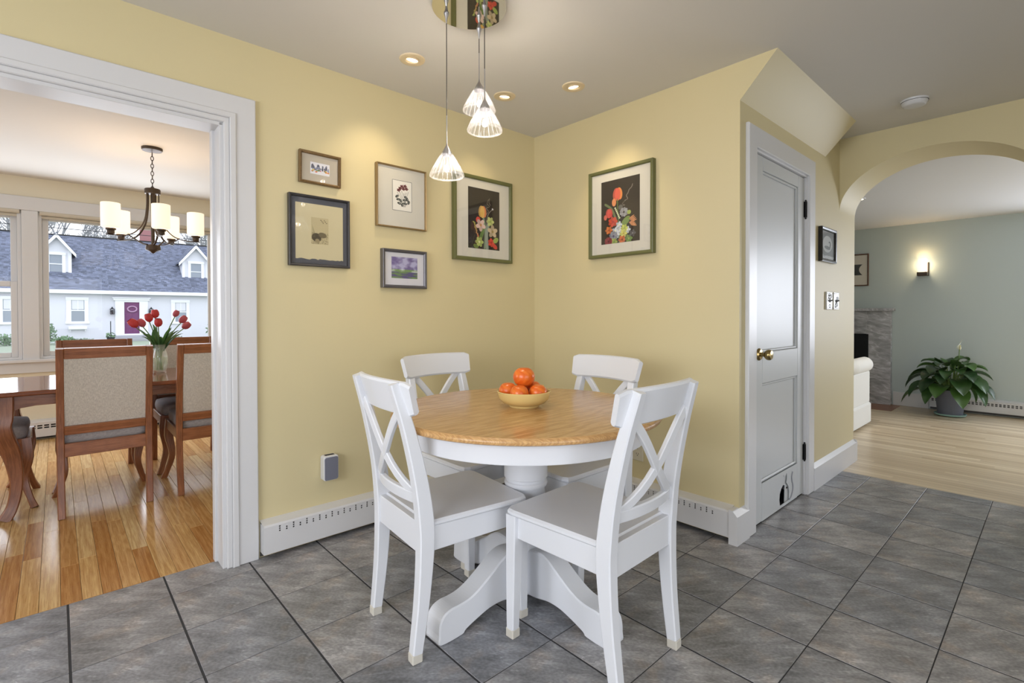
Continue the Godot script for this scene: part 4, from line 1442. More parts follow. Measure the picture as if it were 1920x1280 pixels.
# ---------------------------------------------------------------- dining room
func build_dining_shell() -> void:
	var y := mats["wall_cream"] as Material
	var w := mats["trim_white"] as Material
	# strip floor: single oak strips where the opening shows them, boards running away from the kitchen
	var fl := struct("floor_dining", box_mesh(Vector3(-5.2, -0.15, -3.95), Vector3(-0.3, -0.006, -0.105)), mats["dark_gap"])
	rng.seed = 12
	var sw := 0.0635
	var lengths := [0.55, 0.75, 0.95, 1.2]
	var shapes := {}
	for i in 36:
		var x := -3.25 + i * sw
		var z := -0.107
		var first := true
		while z > -3.78:
			var ln: float = lengths[rng.randi_range(0, 3)] * (rng.randf_range(0.3, 1.0) if first else 1.0)
			first = false
			ln = snappedf(minf(ln, z + 3.79), 0.05)
			if ln < 0.05:
				break
			var key := "%d %d" % [int(ln * 100), rng.randi_range(0, 3)]
			if not shapes.has(key):
				var m := MB.new()
				m.uvo = Vector2(rng.randf() * 6.0, rng.randf() * 3.0)
				m.box(Vector3(-sw / 2 + 0.0006, -0.012, -ln + 0.0005), Vector3(sw / 2 - 0.0006, 0, -0.0005), 0.001, 2)
				shapes[key] = m.mesh()
			var s := obj("plank", shapes[key], mats["strip_%d" % rng.randi_range(0, 5)], fl)
			s.position = Vector3(x + sw / 2, 0, z)
			z -= ln
	obj("plank_field", box_mesh(Vector3(-0.96, -0.012, -3.79), Vector3(-0.3, 0, -0.107), 0.0, 2), mats["strip_1"], fl)
	obj("plank_field", box_mesh(Vector3(-5.2, -0.012, -3.79), Vector3(-3.251, 0, -0.107), 0.0, 2), mats["strip_1"], fl)
	struct("ceiling_dining", box_mesh(Vector3(-5.2, CEIL, -3.95), Vector3(-0.3, CEIL + 0.15, -0.13)), mats["ceiling_white"])
	# window wall: double-hung on the left, picture window on the right
	var f := MB.new()
	f.box(Vector3(-5.2, 0, -3.95), Vector3(-3.5, CEIL, -3.8))
	f.box(Vector3(-1.17, 0, -3.95), Vector3(-0.3, CEIL, -3.8))
	f.box(Vector3(-3.5, 0, -3.95), Vector3(-1.17, 0.70, -3.8))
	f.box(Vector3(-3.5, 2.09, -3.95), Vector3(-1.17, CEIL, -3.8))
	f.box(Vector3(-2.71, 0.70, -3.93), Vector3(-2.61, 2.09, -3.8))
	struct("wall_window", f, y)
	var dl := MB.new()
	dl.box(Vector3(-5.33, 0, -3.95), Vector3(-5.2, CEIL, -2.9))
	dl.box(Vector3(-5.33, 0, -1.3), Vector3(-5.2, CEIL, -0.13))
	dl.box(Vector3(-5.33, 0, -2.9), Vector3(-5.2, 0.78, -1.3))
	dl.box(Vector3(-5.33, 2.02, -2.9), Vector3(-5.2, CEIL, -1.3))
	struct("wall_dining_left", dl, y)
	plain_window("window_3", Vector3(-5.265, 1.4, -2.1), PI / 2, Vector2(1.6, 1.24), 2)  # unseen window, added to go with the dining fill light
	struct("wall_dining_right", box_mesh(Vector3(-0.3, 0, -3.95), Vector3(-0.17, CEIL, -0.13)), y)
	# casings round both windows
	var c := MB.new()
	c.box(Vector3(-3.6, 2.075, -3.802), Vector3(-1.07, 2.2, -3.775), 0.004)
	c.box(Vector3(-2.715, 0.72, -3.802), Vector3(-2.605, 2.075, -3.778), 0.004)
	c.box(Vector3(-1.19, 0.72, -3.802), Vector3(-1.07, 2.075, -3.778), 0.004)
	c.box(Vector3(-3.6, 0.72, -3.802), Vector3(-3.49, 2.075, -3.778), 0.004)
	c.box(Vector3(-3.64, 0.705, -3.86), Vector3(-1.03, 0.735, -3.74), 0.006)
	c.box(Vector3(-3.6, 0.61, -3.802), Vector3(-1.07, 0.705, -3.78), 0.004)
	struct("trim_5", c, w)
	sash_window("window_1", Vector3(-2.61, 0.735, -3.85), Vector2(1.42, 1.345), false)
	sash_window("window_2", Vector3(-3.49, 0.735, -3.85), Vector2(0.775, 1.345), true)


func sash_window(called: String, at: Vector3, size: Vector2, double_hung: bool) -> void:
	var w := mats["trim_white"] as Material
	var m := MB.new()
	m.box(Vector3(0, 0, -0.05), Vector3(0.028, size.y, 0.05), 0.003)
	m.box(Vector3(size.x - 0.028, 0, -0.05), Vector3(size.x, size.y, 0.05), 0.003)
	m.box(Vector3(0.02, size.y - 0.03, -0.05), Vector3(size.x - 0.02, size.y, 0.05), 0.003)
	m.box(Vector3(0.02, 0, -0.05), Vector3(size.x - 0.02, 0.02, 0.05), 0.003)
	var o := struct(called, m, w)
	o.position = at
	var sashes := [[0.02, size.y - 0.03, 0.0]]
	if double_hung:
		sashes = [[0.02, 0.70, 0.018], [0.66, size.y - 0.03, -0.018]]
	for s in sashes:
		var f := MB.new()
		var e := 0.045
		f.box(Vector3(0.028, s[0], s[2] - 0.016), Vector3(0.028 + e, s[1], s[2] + 0.016), 0.004)
		f.box(Vector3(size.x - 0.028 - e, s[0], s[2] - 0.016), Vector3(size.x - 0.028, s[1], s[2] + 0.016), 0.004)
		f.box(Vector3(0.028 + e, s[0], s[2] - 0.016), Vector3(size.x - 0.028 - e, s[0] + e, s[2] + 0.016), 0.004)
		f.box(Vector3(0.028 + e, s[1] - e, s[2] - 0.016), Vector3(size.x - 0.028 - e, s[1], s[2] + 0.016), 0.004)
		var sa := obj("sash", f, w, o)
		obj("pane", box_mesh(Vector3(0.03 + e, s[0] + e - 0.01, s[2] - 0.002), Vector3(size.x - 0.03 - e, s[1] - e + 0.01, s[2] + 0.002)), mats["window_glass"], sa)


func make_dining_chair(label: String) -> Node3D:
	# faces +z
	var c := mats["cherry"] as Material
	var t := thing("dining_chair", label, "chair", Vector3.ZERO, 0.0, "cherry chairs around the dining table")
	for s in [-1.0, 1.0]:
		var b := MB.new()
		b.sweep(curve([Vector3(s * 0.198, 0, -0.262), Vector3(s * 0.2, 0.2, -0.236), Vector3(s * 0.2, 0.42, -0.225), Vector3(s * 0.2, 0.65, -0.245), Vector3(s * 0.2, 0.95, -0.30)], 4), [Vector2(0.034, 0.036)], Vector3(0, 0, 1), 0.004)
		obj("back_post", b, c, t)
		var f := MB.new()
		var sp := Vector3(s, 0, 1.0) * 0.7071
		var base := Vector3(s * 0.19, 0, 0.19)
		f.sweep(curve([base + sp * 0.05, base + sp * 0.022 + Vector3(0, 0.06, 0), base - sp * 0.012 + Vector3(0, 0.17, 0), base + sp * 0.012 + Vector3(0, 0.3, 0), base + sp * 0.004 + Vector3(0, 0.41, 0)], 4), _spread([Vector2(0.034, 0.036), Vector2(0.03, 0.03), Vector2(0.036, 0.038), Vector2(0.05, 0.052), Vector2(0.046, 0.048)], 4), Vector3(0, 0, 1), 0.004)
		obj("cabriole_leg", f, c, t)
		obj("seat_rail", box_mesh(Vector3(s * 0.2 - 0.012, 0.345, -0.21), Vector3(s * 0.2 + 0.012, 0.41, 0.18), 0.003, 2), c, t)
	obj("front_rail", box_mesh(Vector3(-0.18, 0.345, 0.185), Vector3(0.18, 0.41, 0.21), 0.003), c, t)
	obj("rear_rail", box_mesh(Vector3(-0.185, 0.335, -0.24), Vector3(0.185, 0.41, -0.212), 0.003), c, t)
	obj("back_top_rail", _tilted(Vector3(-0.184, -0.03, -0.015), Vector3(0.184, 0.03, 0.015), Vector3(0, 0.921, -0.294)), c, t)
	obj("back_lower_rail", _tilted(Vector3(-0.184, -0.025, -0.014), Vector3(0.184, 0.025, 0.014), Vector3(0, 0.485, -0.231)), c, t)
	var pad := MB.new()
	var rows := []
	for k in 9:
		var row := []
		var u := -1.0 + k / 4.0
		for q in 9:
			var v := -1.0 + q / 4.0
			var yy := 0.7 + v * 0.192
			var zz := -0.246 - 0.045 * (v + 0.3) / 1.3
			row.append(Vector3(u * 0.184, yy, zz - 0.010 - 0.006 * (1.0 - u * u) * (1.0 - v * v)))
		rows.append(row)
	pad.skin(rows)
	for r in rows:
		for k in r.size():
			r[k] += Vector3(0, 0, 0.026)
	pad.skin(rows)
	obj("back_pad", pad, mats["linen"], t)
	var cu := MB.new()
	var prof := []
	for k in 11:
		var row := []
		var a := -PI / 2 + PI * k / 10.0
		var yy := 0.445 + 0.048 * sin(a)
		var sc := 0.88 + 0.12 * cos(a)
		if k == 10:
			sc = 0.0
			yy = 0.502
		if k == 9:
			sc = 0.72
			yy = 0.496
		if k == 0:
			sc = 0.5
		for p in rounded(0.205, 0.205, 0.05):
			row.append(Vector3(p.x * sc, yy, p.y * sc - 0.005))
		prof.append(row)
	cu.skin(prof, true)
	obj("cushion", cu, mats["cushion_grey"], t)
	return t


func _tilted(a: Vector3, b: Vector3, at: Vector3) -> MB:
	var m := MB.new()
	m.xf = Transform3D(Basis(Vector3.RIGHT, -0.16), at)
	m.box(a, b, 0.004)
	return m


func build_dining_things() -> void:
	var ch := mats["cherry"] as Material
	# table
	var top_y := 0.715
	var t := thing("dining_table", "long cherry dining table with curved legs and polished top", "table", Vector3(-1.98, 0, -1.78))
	obj("tabletop", box_mesh(Vector3(-0.86, top_y - 0.026, -0.46), Vector3(0.86, top_y, 0.46), 0.006), mats["cherry_top"], t)
	for s in [-1.0, 1.0]:
		var a := MB.new()
		var shape := [Vector2(-0.72, top_y - 0.026), Vector2(0.72, top_y - 0.026), Vector2(0.72, top_y - 0.13), Vector2(0.66, top_y - 0.1), Vector2(0.6, top_y - 0.092), Vector2(-0.6, top_y - 0.092), Vector2(-0.66, top_y - 0.1), Vector2(-0.72, top_y - 0.13)]
		a.prism(shape, Vector3(0, 0, s * 0.37 - 0.012), Vector3.RIGHT, Vector3.UP, Vector3(0, 0, 0.024), 0.002)
		obj("side_apron", a, ch, t)
		obj("end_apron", box_mesh(Vector3(s * 0.73 - 0.012, top_y - 0.11, -0.33), Vector3(s * 0.73 + 0.012, top_y - 0.026, 0.33), 0.002, 2), ch, t)
		for q in [-1.0, 1.0]:
			var sp := Vector3(s, 0, q * 0.55).normalized()
			var b := Vector3(s * 0.7, 0, q * 0.36)
			var l := MB.new()
			l.sweep(curve([b + sp * 0.04, b + sp * 0.0 + Vector3(0, 0.07, 0), b - sp * 0.02 + Vector3(0, 0.2, 0), b + sp * 0.0 + Vector3(0, 0.36, 0), b + sp * 0.05 + Vector3(0, 0.5, 0), b + sp * 0.035 + Vector3(0, 0.58, 0), b + sp * 0.03 + Vector3(0, top_y - 0.026, 0)], 4), _spread([Vector2(0.06, 0.05), Vector2(0.05, 0.045), Vector2(0.055, 0.052), Vector2(0.075, 0.07), Vector2(0.1, 0.09), Vector2(0.085, 0.08), Vector2(0.08, 0.08)], 4), Vector3(0, 0, 1), 0.006)
			obj("curved_leg", l, ch, t)
	# chairs
	var c := make_dining_chair("linen-backed cherry chair seen from behind, whole in the opening")
	c.position = Vector3(-2.28, 0, -1.49)
	c.rotation.y = PI
	copy(c, "linen-backed cherry chair seen from behind, cut off by the door casing", Vector3(-1.725, 0, -1.48), PI)
	copy(c, "cherry chair across the table, left of the tulips, only its top showing", Vector3(-2.28, 0, -2.03), 0.0)
	copy(c, "cherry chair across the table behind the tulip vase", Vector3(-1.735, 0, -2.03), 0.0)
	copy(c, "cherry chair at the table's left end, only seat and legs showing", Vector3(-2.82, 0, -1.8), PI / 2)

	# vase of tulips
	var glass := mat("vase_glass", Color(0.95, 1.0, 0.97, 0.12), 0.02)
	glass.transparency = BaseMaterial3D.TRANSPARENCY_ALPHA
	var vp := Vector3(-1.945, top_y, -1.89)
	var v := thing("glass_vase", "clear glass vase holding tulips on the dining table", "vase", vp)
	var vm := MB.new()
	vm.lathe([Vector2(0, 0.0), Vector2(0.036, 0.0), Vector2(0.04, 0.006), Vector2(0.04, 0.016), Vector2(0.05, 0.05), Vector2(0.054, 0.09), Vector2(0.05, 0.13), Vector2(0.04, 0.165), Vector2(0.036, 0.185), Vector2(0.042, 0.205)], 40)
	vm.lathe([Vector2(0.039, 0.205), Vector2(0.033, 0.185), Vector2(0.037, 0.165), Vector2(0.047, 0.13), Vector2(0.051, 0.09), Vector2(0.047, 0.05), Vector2(0.036, 0.018), Vector2(0, 0.016)], 40)
	obj("body", vm, glass, v)
	var water := mat("vase_water", Color(0.80, 0.9, 0.72, 0.25), 0.0)
	water.transparency = BaseMaterial3D.TRANSPARENCY_ALPHA
	var wm := MB.new()
	wm.lathe([Vector2(0, 0.018), Vector2(0.035, 0.019), Vector2(0.046, 0.05), Vector2(0.05, 0.09), Vector2(0.0485, 0.115), Vector2(0, 0.115)], 32)
	obj("water", wm, water, v)
	var stem_m := mat("tulip_stem", Color8(110, 142, 72), 0.6)
	var leaf_m := mat("tulip_leaf", Color8(80, 114, 70), 0.55)
	leaf_m.backlight_enabled = true
	leaf_m.backlight = Color8(60, 90, 40)
	var bloom_m := [mat("tulip_red", Color8(204, 64, 66), 0.5), mat("tulip_pink", Color8(198, 96, 108), 0.5)]
	var heads := [
		[Vector3(-0.141, 0.348, 0.02), 0, "red open tulip, lowest at the far left of the bunch"],
		[Vector3(-0.094, 0.349, -0.03), 1, "pink tulip second from the left in the bunch"],
		[Vector3(-0.06, 0.385, 0.015), 0, "red tulip third from the left, high in the bunch"],
		[Vector3(-0.023, 0.413, -0.01), 0, "red tulip standing highest on the left half of the bunch"],
		[Vector3(-0.011, 0.35, 0.04), 0, "red tulip low in the middle of the bunch"],
		[Vector3(0.096, 0.419, 0.0), 1, "small pink tulip alone at the top right of the bunch"],
		[Vector3(0.138, 0.375, -0.02), 1, "pink tulip upper of the pair leaning right"],
		[Vector3(0.15, 0.332, 0.02), 1, "pink tulip lower of the pair leaning right"],
	]
	rng.seed = 77
	for k in heads.size():
		var h: Vector3 = heads[k][0]
		var o := thing("tulip", heads[k][2], "flower", vp, 0.0, "tulips in the glass vase")
		var start := Vector3(rng.randf_range(-0.02, 0.02), 0.022, rng.randf_range(-0.02, 0.02))
		var neck := Vector3(h.x * 0.18, 0.19, h.z * 0.3)
		var path := curve([start, neck, Vector3(h.x * 0.6, 0.19 + (h.y - 0.19) * 0.55, h.z * 0.7), h - Vector3(0, 0.012, 0)], 5)
		var st := MB.new()
		st.tube(path, 0.0035, 6)
		obj("stem", st, stem_m, o)
		var dir: Vector3 = (path[-1] - path[-3]).normalized()
		var bl := MB.new()
		bl.xf = Transform3D(Basis(Quaternion(Vector3.UP, dir)), h)
		var sc := 1.1 if k == 5 else (1.5 if k == 0 else 1.35)
		bl.lathe([Vector2(0.002, -0.014 * sc), Vector2(0.012 * sc, -0.008 * sc), Vector2(0.018 * sc, 0.004), Vector2(0.018 * sc, 0.016 * sc), Vector2(0.015 * sc, 0.027 * sc), Vector2(0.011 * sc, 0.032 * sc)], 24, Vector3.ZERO, 3, 0.12)
		bl.lathe([Vector2(0.010 * sc, 0.031 * sc), Vector2(0.013 * sc, 0.018 * sc), Vector2(0.01 * sc, 0.0), Vector2(0.0, -0.006)], 24, Vector3.ZERO, 3, 0.12)
		obj("bloom", bl, bloom_m[heads[k][1]], o)
		for q in 2:
			var lf := MB.new()
			var side := Vector3(rng.randf_range(-1, 1) * 0.05 + h.x * 0.8, 0, rng.randf_range(-0.06, 0.06))
			var tip := Vector3(side.x * rng.randf_range(0.9, 1.4), 0.19 + (h.y - 0.19) * rng.randf_range(0.3, 0.85), side.z)
			leaf_blade(lf, neck * 0.92 + Vector3(0, -0.02, 0), neck.lerp(tip, 0.5) + Vector3(0, 0.035, 0), tip, 0.025)
			obj("leaf", lf, leaf_m, o)

	# chandelier
	var bz := mats["bronze"] as Material
	var cp := Vector3(-1.954, 0, -2.08)
	var cl := thing("chandelier", "bronze five-light chandelier with frosted cylinder shades over the dining table", "chandelier", cp)
	var can := MB.new()
	can.lathe([Vector2(0, CEIL - 0.028), Vector2(0.03, CEIL - 0.026), Vector2(0.062, CEIL - 0.02), Vector2(0.066, CEIL - 0.012), Vector2(0.066, CEIL)], 36)
	obj("ceiling_canopy", can, bz, cl)
	var yy := CEIL - 0.032
	var odd := false
	while yy > 2.09:
		var link := MB.new()
		var ring := []
		for a in 13:
			var an := TAU * a / 12
			var px := 0.009 * cos(an)
			ring.append(Vector3(px if odd else 0.0, yy - 0.017 + 0.017 * sin(an), 0.0 if odd else px))
		link.tube(ring, 0.0026, 6, false)
		obj("chain_link", link, bz, cl)
		yy -= 0.028
		odd = not odd
	var hub := MB.new()
	hub.lathe([Vector2(0.0, 2.035), Vector2(0.048, 2.035), Vector2(0.05, 2.04), Vector2(0.05, 2.068), Vector2(0.046, 2.073), Vector2(0.02, 2.078), Vector2(0.006, 2.088), Vector2(0, 2.09)], 32)
	obj("top_hub", hub, bz, cl)
	var col := MB.new()
	col.lathe([Vector2(0.012, 1.62), Vector2(0.012, 2.036)], 16)
	obj("column", col, bz, cl)
	var fin := MB.new()
	fin.lathe([Vector2(0, 1.592), Vector2(0.01, 1.597), Vector2(0.02, 1.606), Vector2(0.046, 1.618), Vector2(0.048, 1.628), Vector2(0.044, 1.652), Vector2(0.03, 1.657), Vector2(0, 1.658)], 32)
	obj("bottom_finial", fin, bz, cl)
	var shade_m := glow(mat("shade_frosted", Color8(250, 240, 224), 0.6), Color8(255, 236, 210), 0.8)
	for k in 5:
		var an := TAU * k / 5 + 0.06
		var d := Vector3(sin(an), 0, cos(an))
		var upper := MB.new()
		upper.sweep(curve([d * 0.038 + Vector3(0, 2.036, 0), d * 0.04 + Vector3(0, 1.93, 0), d * 0.06 + Vector3(0, 1.82, 0), d * 0.12 + Vector3(0, 1.735, 0), d * 0.2 + Vector3(0, 1.7, 0), d * 0.3 + Vector3(0, 1.697, 0)], 5), [Vector2(0.014, 0.007)], d.lerp(Vector3.UP, 0.5).normalized(), 0.002)
		var arm := obj("arm", upper, bz, cl)
		var lower := MB.new()
		lower.sweep(curve([d * 0.035 + Vector3(0, 1.655, 0), d * 0.08 + Vector3(0, 1.664, 0), d * 0.13 + Vector3(0, 1.69, 0), d * 0.165 + Vector3(0, 1.715, 0)], 5), [Vector2(0.012, 0.007)], Vector3.UP, 0.002)
		obj("brace", lower, bz, arm)
		var cup := MB.new()
		cup.lathe([Vector2(0.012, 1.7), Vector2(0.022, 1.703), Vector2(0.022, 1.725), Vector2(0.03, 1.73), Vector2(0.03, 1.742), Vector2(0, 1.742)], 24, d * 0.27)
		obj("cup", cup, bz, arm)
		var sh := MB.new()
		sh.lathe([Vector2(0.03, 1.744), Vector2(0.05, 1.746), Vector2(0.055, 1.752), Vector2(0.056, 1.758), Vector2(0.056, 1.915), Vector2(0.053, 1.917)], 36, d * 0.27)
		sh.lathe([Vector2(0.053, 1.917), Vector2(0.0525, 1.756), Vector2(0.02, 1.749)], 36, d * 0.27)
		obj("glass_shade", sh, shade_m, arm)
		lamp(cp + d * 0.27 + Vector3(0, 1.83, 0), 0.02, Color8(255, 226, 190), "chandelier_light_source", 0.03)

	# roller shades, nearly rolled up
	var rs := mat("shade_cloth", Color8(200, 192, 176), 0.85)
	for q in [[-2.6, 1.4, "beige roller shade rolled up over the picture window"], [-3.48, 0.76, "beige roller shade rolled up over the sash window"]]:
		var r := thing("roller_shade", q[2], "window shade", Vector3(q[0], 2.062, -3.79))
		var tb := MB.new()
		tb.tube([Vector3(0.005, 0, 0), Vector3(q[1] - 0.005, 0, 0)], 0.02, 16)
		obj("roll", tb, rs, r)
		obj("hem_bar", box_mesh(Vector3(0.01, -0.045, -0.024), Vector3(q[1] - 0.01, -0.02, -0.014), 0.003), rs, r)
	# heater under the windows
	var hh := thing("baseboard_heater", "white baseboard heater under the dining windows", "heater", Vector3(-3.9, 0, -3.8))
	obj("cover", heater_cover(3.5, 0.17, 0.03, slot_rows(0.3, 3.2, 0.045, 0.111, 0.131), Vector2(0.033, 0.013)), mats["trim_white"], hh)
	obj("fin_element", heater_fins(3.5), mats["fin_shaded_metal"], hh)


func leaf_blade(m: MB, a: Vector3, b: Vector3, c: Vector3, half: float) -> void:
	# blade along a bent spine, folded along its middle
	var rows := []
	var n := 9
	for k in n:
		var u := float(k) / (n - 1)
		var p := a.lerp(b, u).lerp(b.lerp(c, u), u)
		var t := (b.lerp(c, u) - a.lerp(b, u)).normalized()
		var side := t.cross(Vector3.UP)
		if side.length() < 0.05:
			side = Vector3.RIGHT
		side = side.normalized()
		var up := side.cross(t).normalized()
		var w := half * pow(sin(PI * clampf(0.06 + 0.94 * u, 0.0, 1.0)), 0.8) * (1.15 - 0.3 * u)
		rows.append([p - side * w + up * w * 0.35, p - side * w * 0.5 + up * w * 0.12, p, p + side * w * 0.5 + up * w * 0.12, p + side * w + up * w * 0.35])
	m.skin(rows)


# ---------------------------------------------------------------- living room
func build_living_shell() -> void:
	var s := mats["wall_sage"] as Material
	var w := mats["trim_white"] as Material
	var fm := MB.new()
	fm.box(Vector3(1.665, -0.15, -2.0), Vector3(5.3, -0.001, 6.0), 0.0, 2)
	struct("floor_living", fm, mats["living_boards"])
	struct("ceiling_living", box_mesh(Vector3(2.03, CEIL_LIVING, -2.1), Vector3(5.3, CEIL_LIVING + 0.15, 6.1)), mats["ceiling_living"])
	var b := MB.new()
	b.box(Vector3(5.15, 0, -2.0), Vector3(5.3, CEIL_LIVING, 2.8))
	b.box(Vector3(5.15, 0, 4.4), Vector3(5.3, CEIL_LIVING, 6.0))
	b.box(Vector3(5.15, 0, 2.8), Vector3(5.3, 0.65, 4.4))
	b.box(Vector3(5.15, 2.05, 2.8), Vector3(5.3, CEIL_LIVING, 4.4))
	struct("wall_living_back", b, s)
	plain_window("window_4", Vector3(5.22, 1.35, 3.6), -PI / 2, Vector2(1.6, 1.4), 2)
	struct("wall_living_left", box_mesh(Vector3(1.9, 0, -2.1), Vector3(5.3, CEIL_LIVING, -2.0)), s)
	struct("wall_living_right", box_mesh(Vector3(2.03, 0, 6.0), Vector3(5.3, CEIL_LIVING, 6.1)), s)
	struct("wall_living_near", box_mesh(Vector3(1.9, 0, -2.0), Vector3(2.03, CEIL, 1.30)), s)
	struct("wall_living_near_end", box_mesh(Vector3(1.9, 0, 4.73), Vector3(2.03, CEIL_LIVING, 6.0)), s)
	struct("baseboard_living", box_mesh(Vector3(5.13, 0, 1.12), Vector3(5.152, 0.165, 1.47), 0.004), w)
	var bd := MB.new()
	bd.box(Vector3(4.62, -0.001, -0.6), Vector3(5.15, 0.0005, 1.2), 0.0, 2)
	struct("trim_6", bd, mats["cherry"])


func build_living_things() -> void:
	var w := mats["trim_white"] as Material
	# heater to the right of the plant
	var h := thing("baseboard_heater", "white slotted baseboard heater behind the potted plant", "heater", Vector3(5.15, 0, 1.48), -PI / 2)
	obj("cover", heater_cover(1.3, 0.165, 0.035, slot_rows(0.03, 1.27, 0.032, 0.114, 0.131), Vector2(0.02, 0.012)), w, h)
	obj("fin_element", heater_fins(1.3), mats["fin_shaded_metal"], h)
	# fireplace
	var f := thing("fireplace", "grey marble fireplace surround with black firebox, half behind the wall", "fireplace", Vector3(5.15, 0, 0.45))
	var sur := MB.new()
	sur.box(Vector3(-0.07, 0, 0.4), Vector3(0, 1.165, 0.655), 0.003, 1)
	sur.box(Vector3(-0.07, 0, -0.655), Vector3(0, 1.165, -0.4), 0.003, 1)
	sur.box(Vector3(-0.07, 0.875, -0.4), Vector3(0, 1.165, 0.4), 0.003, 1)
	obj("surround", sur, mats["marble"], f)
	obj("mantel_shelf", box_mesh(Vector3(-0.12, 1.165, -0.69), Vector3(0, 1.2, 0.69), 0.005, 2), mats["marble"], f)
	obj("firebox", box_mesh(Vector3(-0.045, 0.0, -0.4), Vector3(-0.002, 0.875, 0.4)), mats["black_iron"], f)
	obj("screen_frame", box_mesh(Vector3(-0.085, 0.13, 0.1), Vector3(-0.07, 0.872, 0.425), 0.003), mats["black_iron"], f)
	# picture over the mantel
	frame_picture("mantel_picture", "black shape on cream in a brown frame above the fireplace", Vector3(5.146, 1.694, 0.66), -PI / 2, Vector2(0.4, 0.41), 0.014, 0.022, mats["frame_brown"], mat("board_cream", Color8(226, 218, 204), 0.9), art_silhouette(), Rect2(-0.16, -0.17, 0.32, 0.34))
	# sconce
	var s := thing("wall_sconce", "lit wall sconce with frosted cylinder and bronze plate", "wall lamp", Vector3(5.15, 1.66, 1.41), -PI / 2)
	obj("back_plate", box_mesh(Vector3(-0.045, -0.08, 0), Vector3(0.05, 0.08, 0.014), 0.003), mats["bronze"], s)
	obj("arm_block", box_mesh(Vector3(-0.05, -0.08, 0.01), Vector3(0.045, -0.035, 0.11), 0.004), mats["bronze"], s)
	var sm := glow(mat("sconce_glass", Color8(252, 244, 230), 0.6), Color8(255, 236, 200), 1.3)
	var sh := MB.new()
	sh.lathe([Vector2(0, -0.036), Vector2(0.042, -0.036), Vector2(0.046, -0.03), Vector2(0.046, 0.125), Vector2(0.042, 0.128)], 32, Vector3(0, 0, 0.075))
	obj("glass_shade", sh, sm, s)
	lamp(Vector3(5.075, 1.71, 1.41), 0.038, Color8(255, 226, 178), "sconce_light_source", 0.03)
	# downlight beyond the arch
	var d := thing("living_downlight", "small lit downlight in the living room ceiling beside the arch edge", "ceiling light", Vector3(3.1, CEIL_LIVING, 1.21))
	var ring := MB.new()
	ring.lathe([Vector2(0.05, -0.001), Vector2(0.052, -0.006), Vector2(0.07, -0.004), Vector2(0.072, 0)], 32)
	obj("trim_ring", ring, w, d)
	var ln := MB.new()
	ln.lathe([Vector2(0.051, -0.004), Vector2(0.02, -0.006), Vector2(0, -0.006)], 24)
	obj("lens", ln, mats["spot_lens"], d)
	spot(Vector3(3.1, CEIL_LIVING - 0.02, 1.21), Vector3(3.11, 0, 1.21), 0.5, Color8(255, 236, 206), 50.0, "living_downlight_source")
	# armchair, mostly hidden behind the wall's end
	var ac := thing("armchair", "white slipcovered armchair with rolled arm, cut off by the arch jamb", "armchair", Vector3(3.3, 0, 0.735), -PI / 2)
	var cloth := mat("slipcover", Color8(236, 236, 232), 0.9)
	# local: faces +z (towards the kitchen), x towards +z of the room
	for q in [-1.0, 1.0]:
		var arm := MB.new()
		arm.box(Vector3(q * 0.4 - 0.07, 0.2, -0.36), Vector3(q * 0.4 + 0.07, 0.58, 0.3), 0.04)
		var roll := []
		var rr := []
		for k in 11:
			var u := k / 10.0
			roll.append(Vector3(q * 0.43, 0.615, -0.37 + 0.68 * u))
			rr.append(0.075 * (sin(clampf(u * 10.0, 0.0, 1.0) * PI / 2) * sin(clampf((1.0 - u) * 10.0, 0.0, 1.0) * PI / 2) * 0.35 + 0.65))
		arm.tube(roll, rr, 24)
		obj("arm", arm, cloth, ac)
	obj("seat_base", box_mesh(Vector3(-0.42, 0.2, -0.38), Vector3(0.42, 0.34, 0.3), 0.03), cloth, ac)
	obj("seat_cushion", box_mesh(Vector3(-0.27, 0.33, -0.25), Vector3(0.27, 0.48, 0.31), 0.04), cloth, ac)
	obj("back", box_mesh(Vector3(-0.27, 0.3, -0.42), Vector3(0.27, 0.85, -0.22), 0.08), cloth, ac)
	var skirt := MB.new()
	skirt.prism(rounded(0.48, 0.37, 0.07), Vector3(0, 0.012, -0.03), Vector3.RIGHT, Vector3(0, 0, 1), Vector3(0, 0.22, 0), 0.02)
	obj("skirt", skirt, cloth, ac)
	# peace lily
	var pp := Vector3(4.8, 0, 1.7)
	var p := thing("potted_plant", "peace lily with one white bloom in a grey pot on a saucer", "plant", pp)
	var sau := MB.new()
	sau.lathe([Vector2(0, 0.004), Vector2(0.12, 0.004), Vector2(0.135, 0.008), Vector2(0.142, 0.026), Vector2(0.136, 0.026), Vector2(0.13, 0.014), Vector2(0, 0.012)], 40)
	obj("saucer", sau, mat("saucer_green", Color8(150, 186, 180), 0.4), p)
	var pot := MB.new()
	pot.lathe([Vector2(0.0, 0.013), Vector2(0.105, 0.013), Vector2(0.11, 0.02), Vector2(0.13, 0.235), Vector2(0.137, 0.237), Vector2(0.142, 0.29), Vector2(0.138, 0.292), Vector2(0.132, 0.28), Vector2(0.13, 0.262), Vector2(0, 0.262)], 40)
	obj("pot", pot, mat("pot_grey", Color8(104, 108, 120), 0.6), p)
	var soil := MB.new()
	soil.lathe([Vector2(0.13, 0.263), Vector2(0.06, 0.272), Vector2(0, 0.274)], 24)
	obj("soil", soil, mat("soil", Color8(52, 42, 34), 0.95), p)
	var greens := [mat("lily_leaf_0", Color8(54, 84, 44), 0.32), mat("lily_leaf_1", Color8(70, 104, 50), 0.32), mat("lily_leaf_2", Color8(44, 70, 42), 0.3)]
	for gm in greens:
		gm.backlight_enabled = true
		gm.backlight = Color8(40, 60, 24)
	var stalk := mat("lily_stalk", Color8(112, 140, 74), 0.5)
	rng.seed = 31
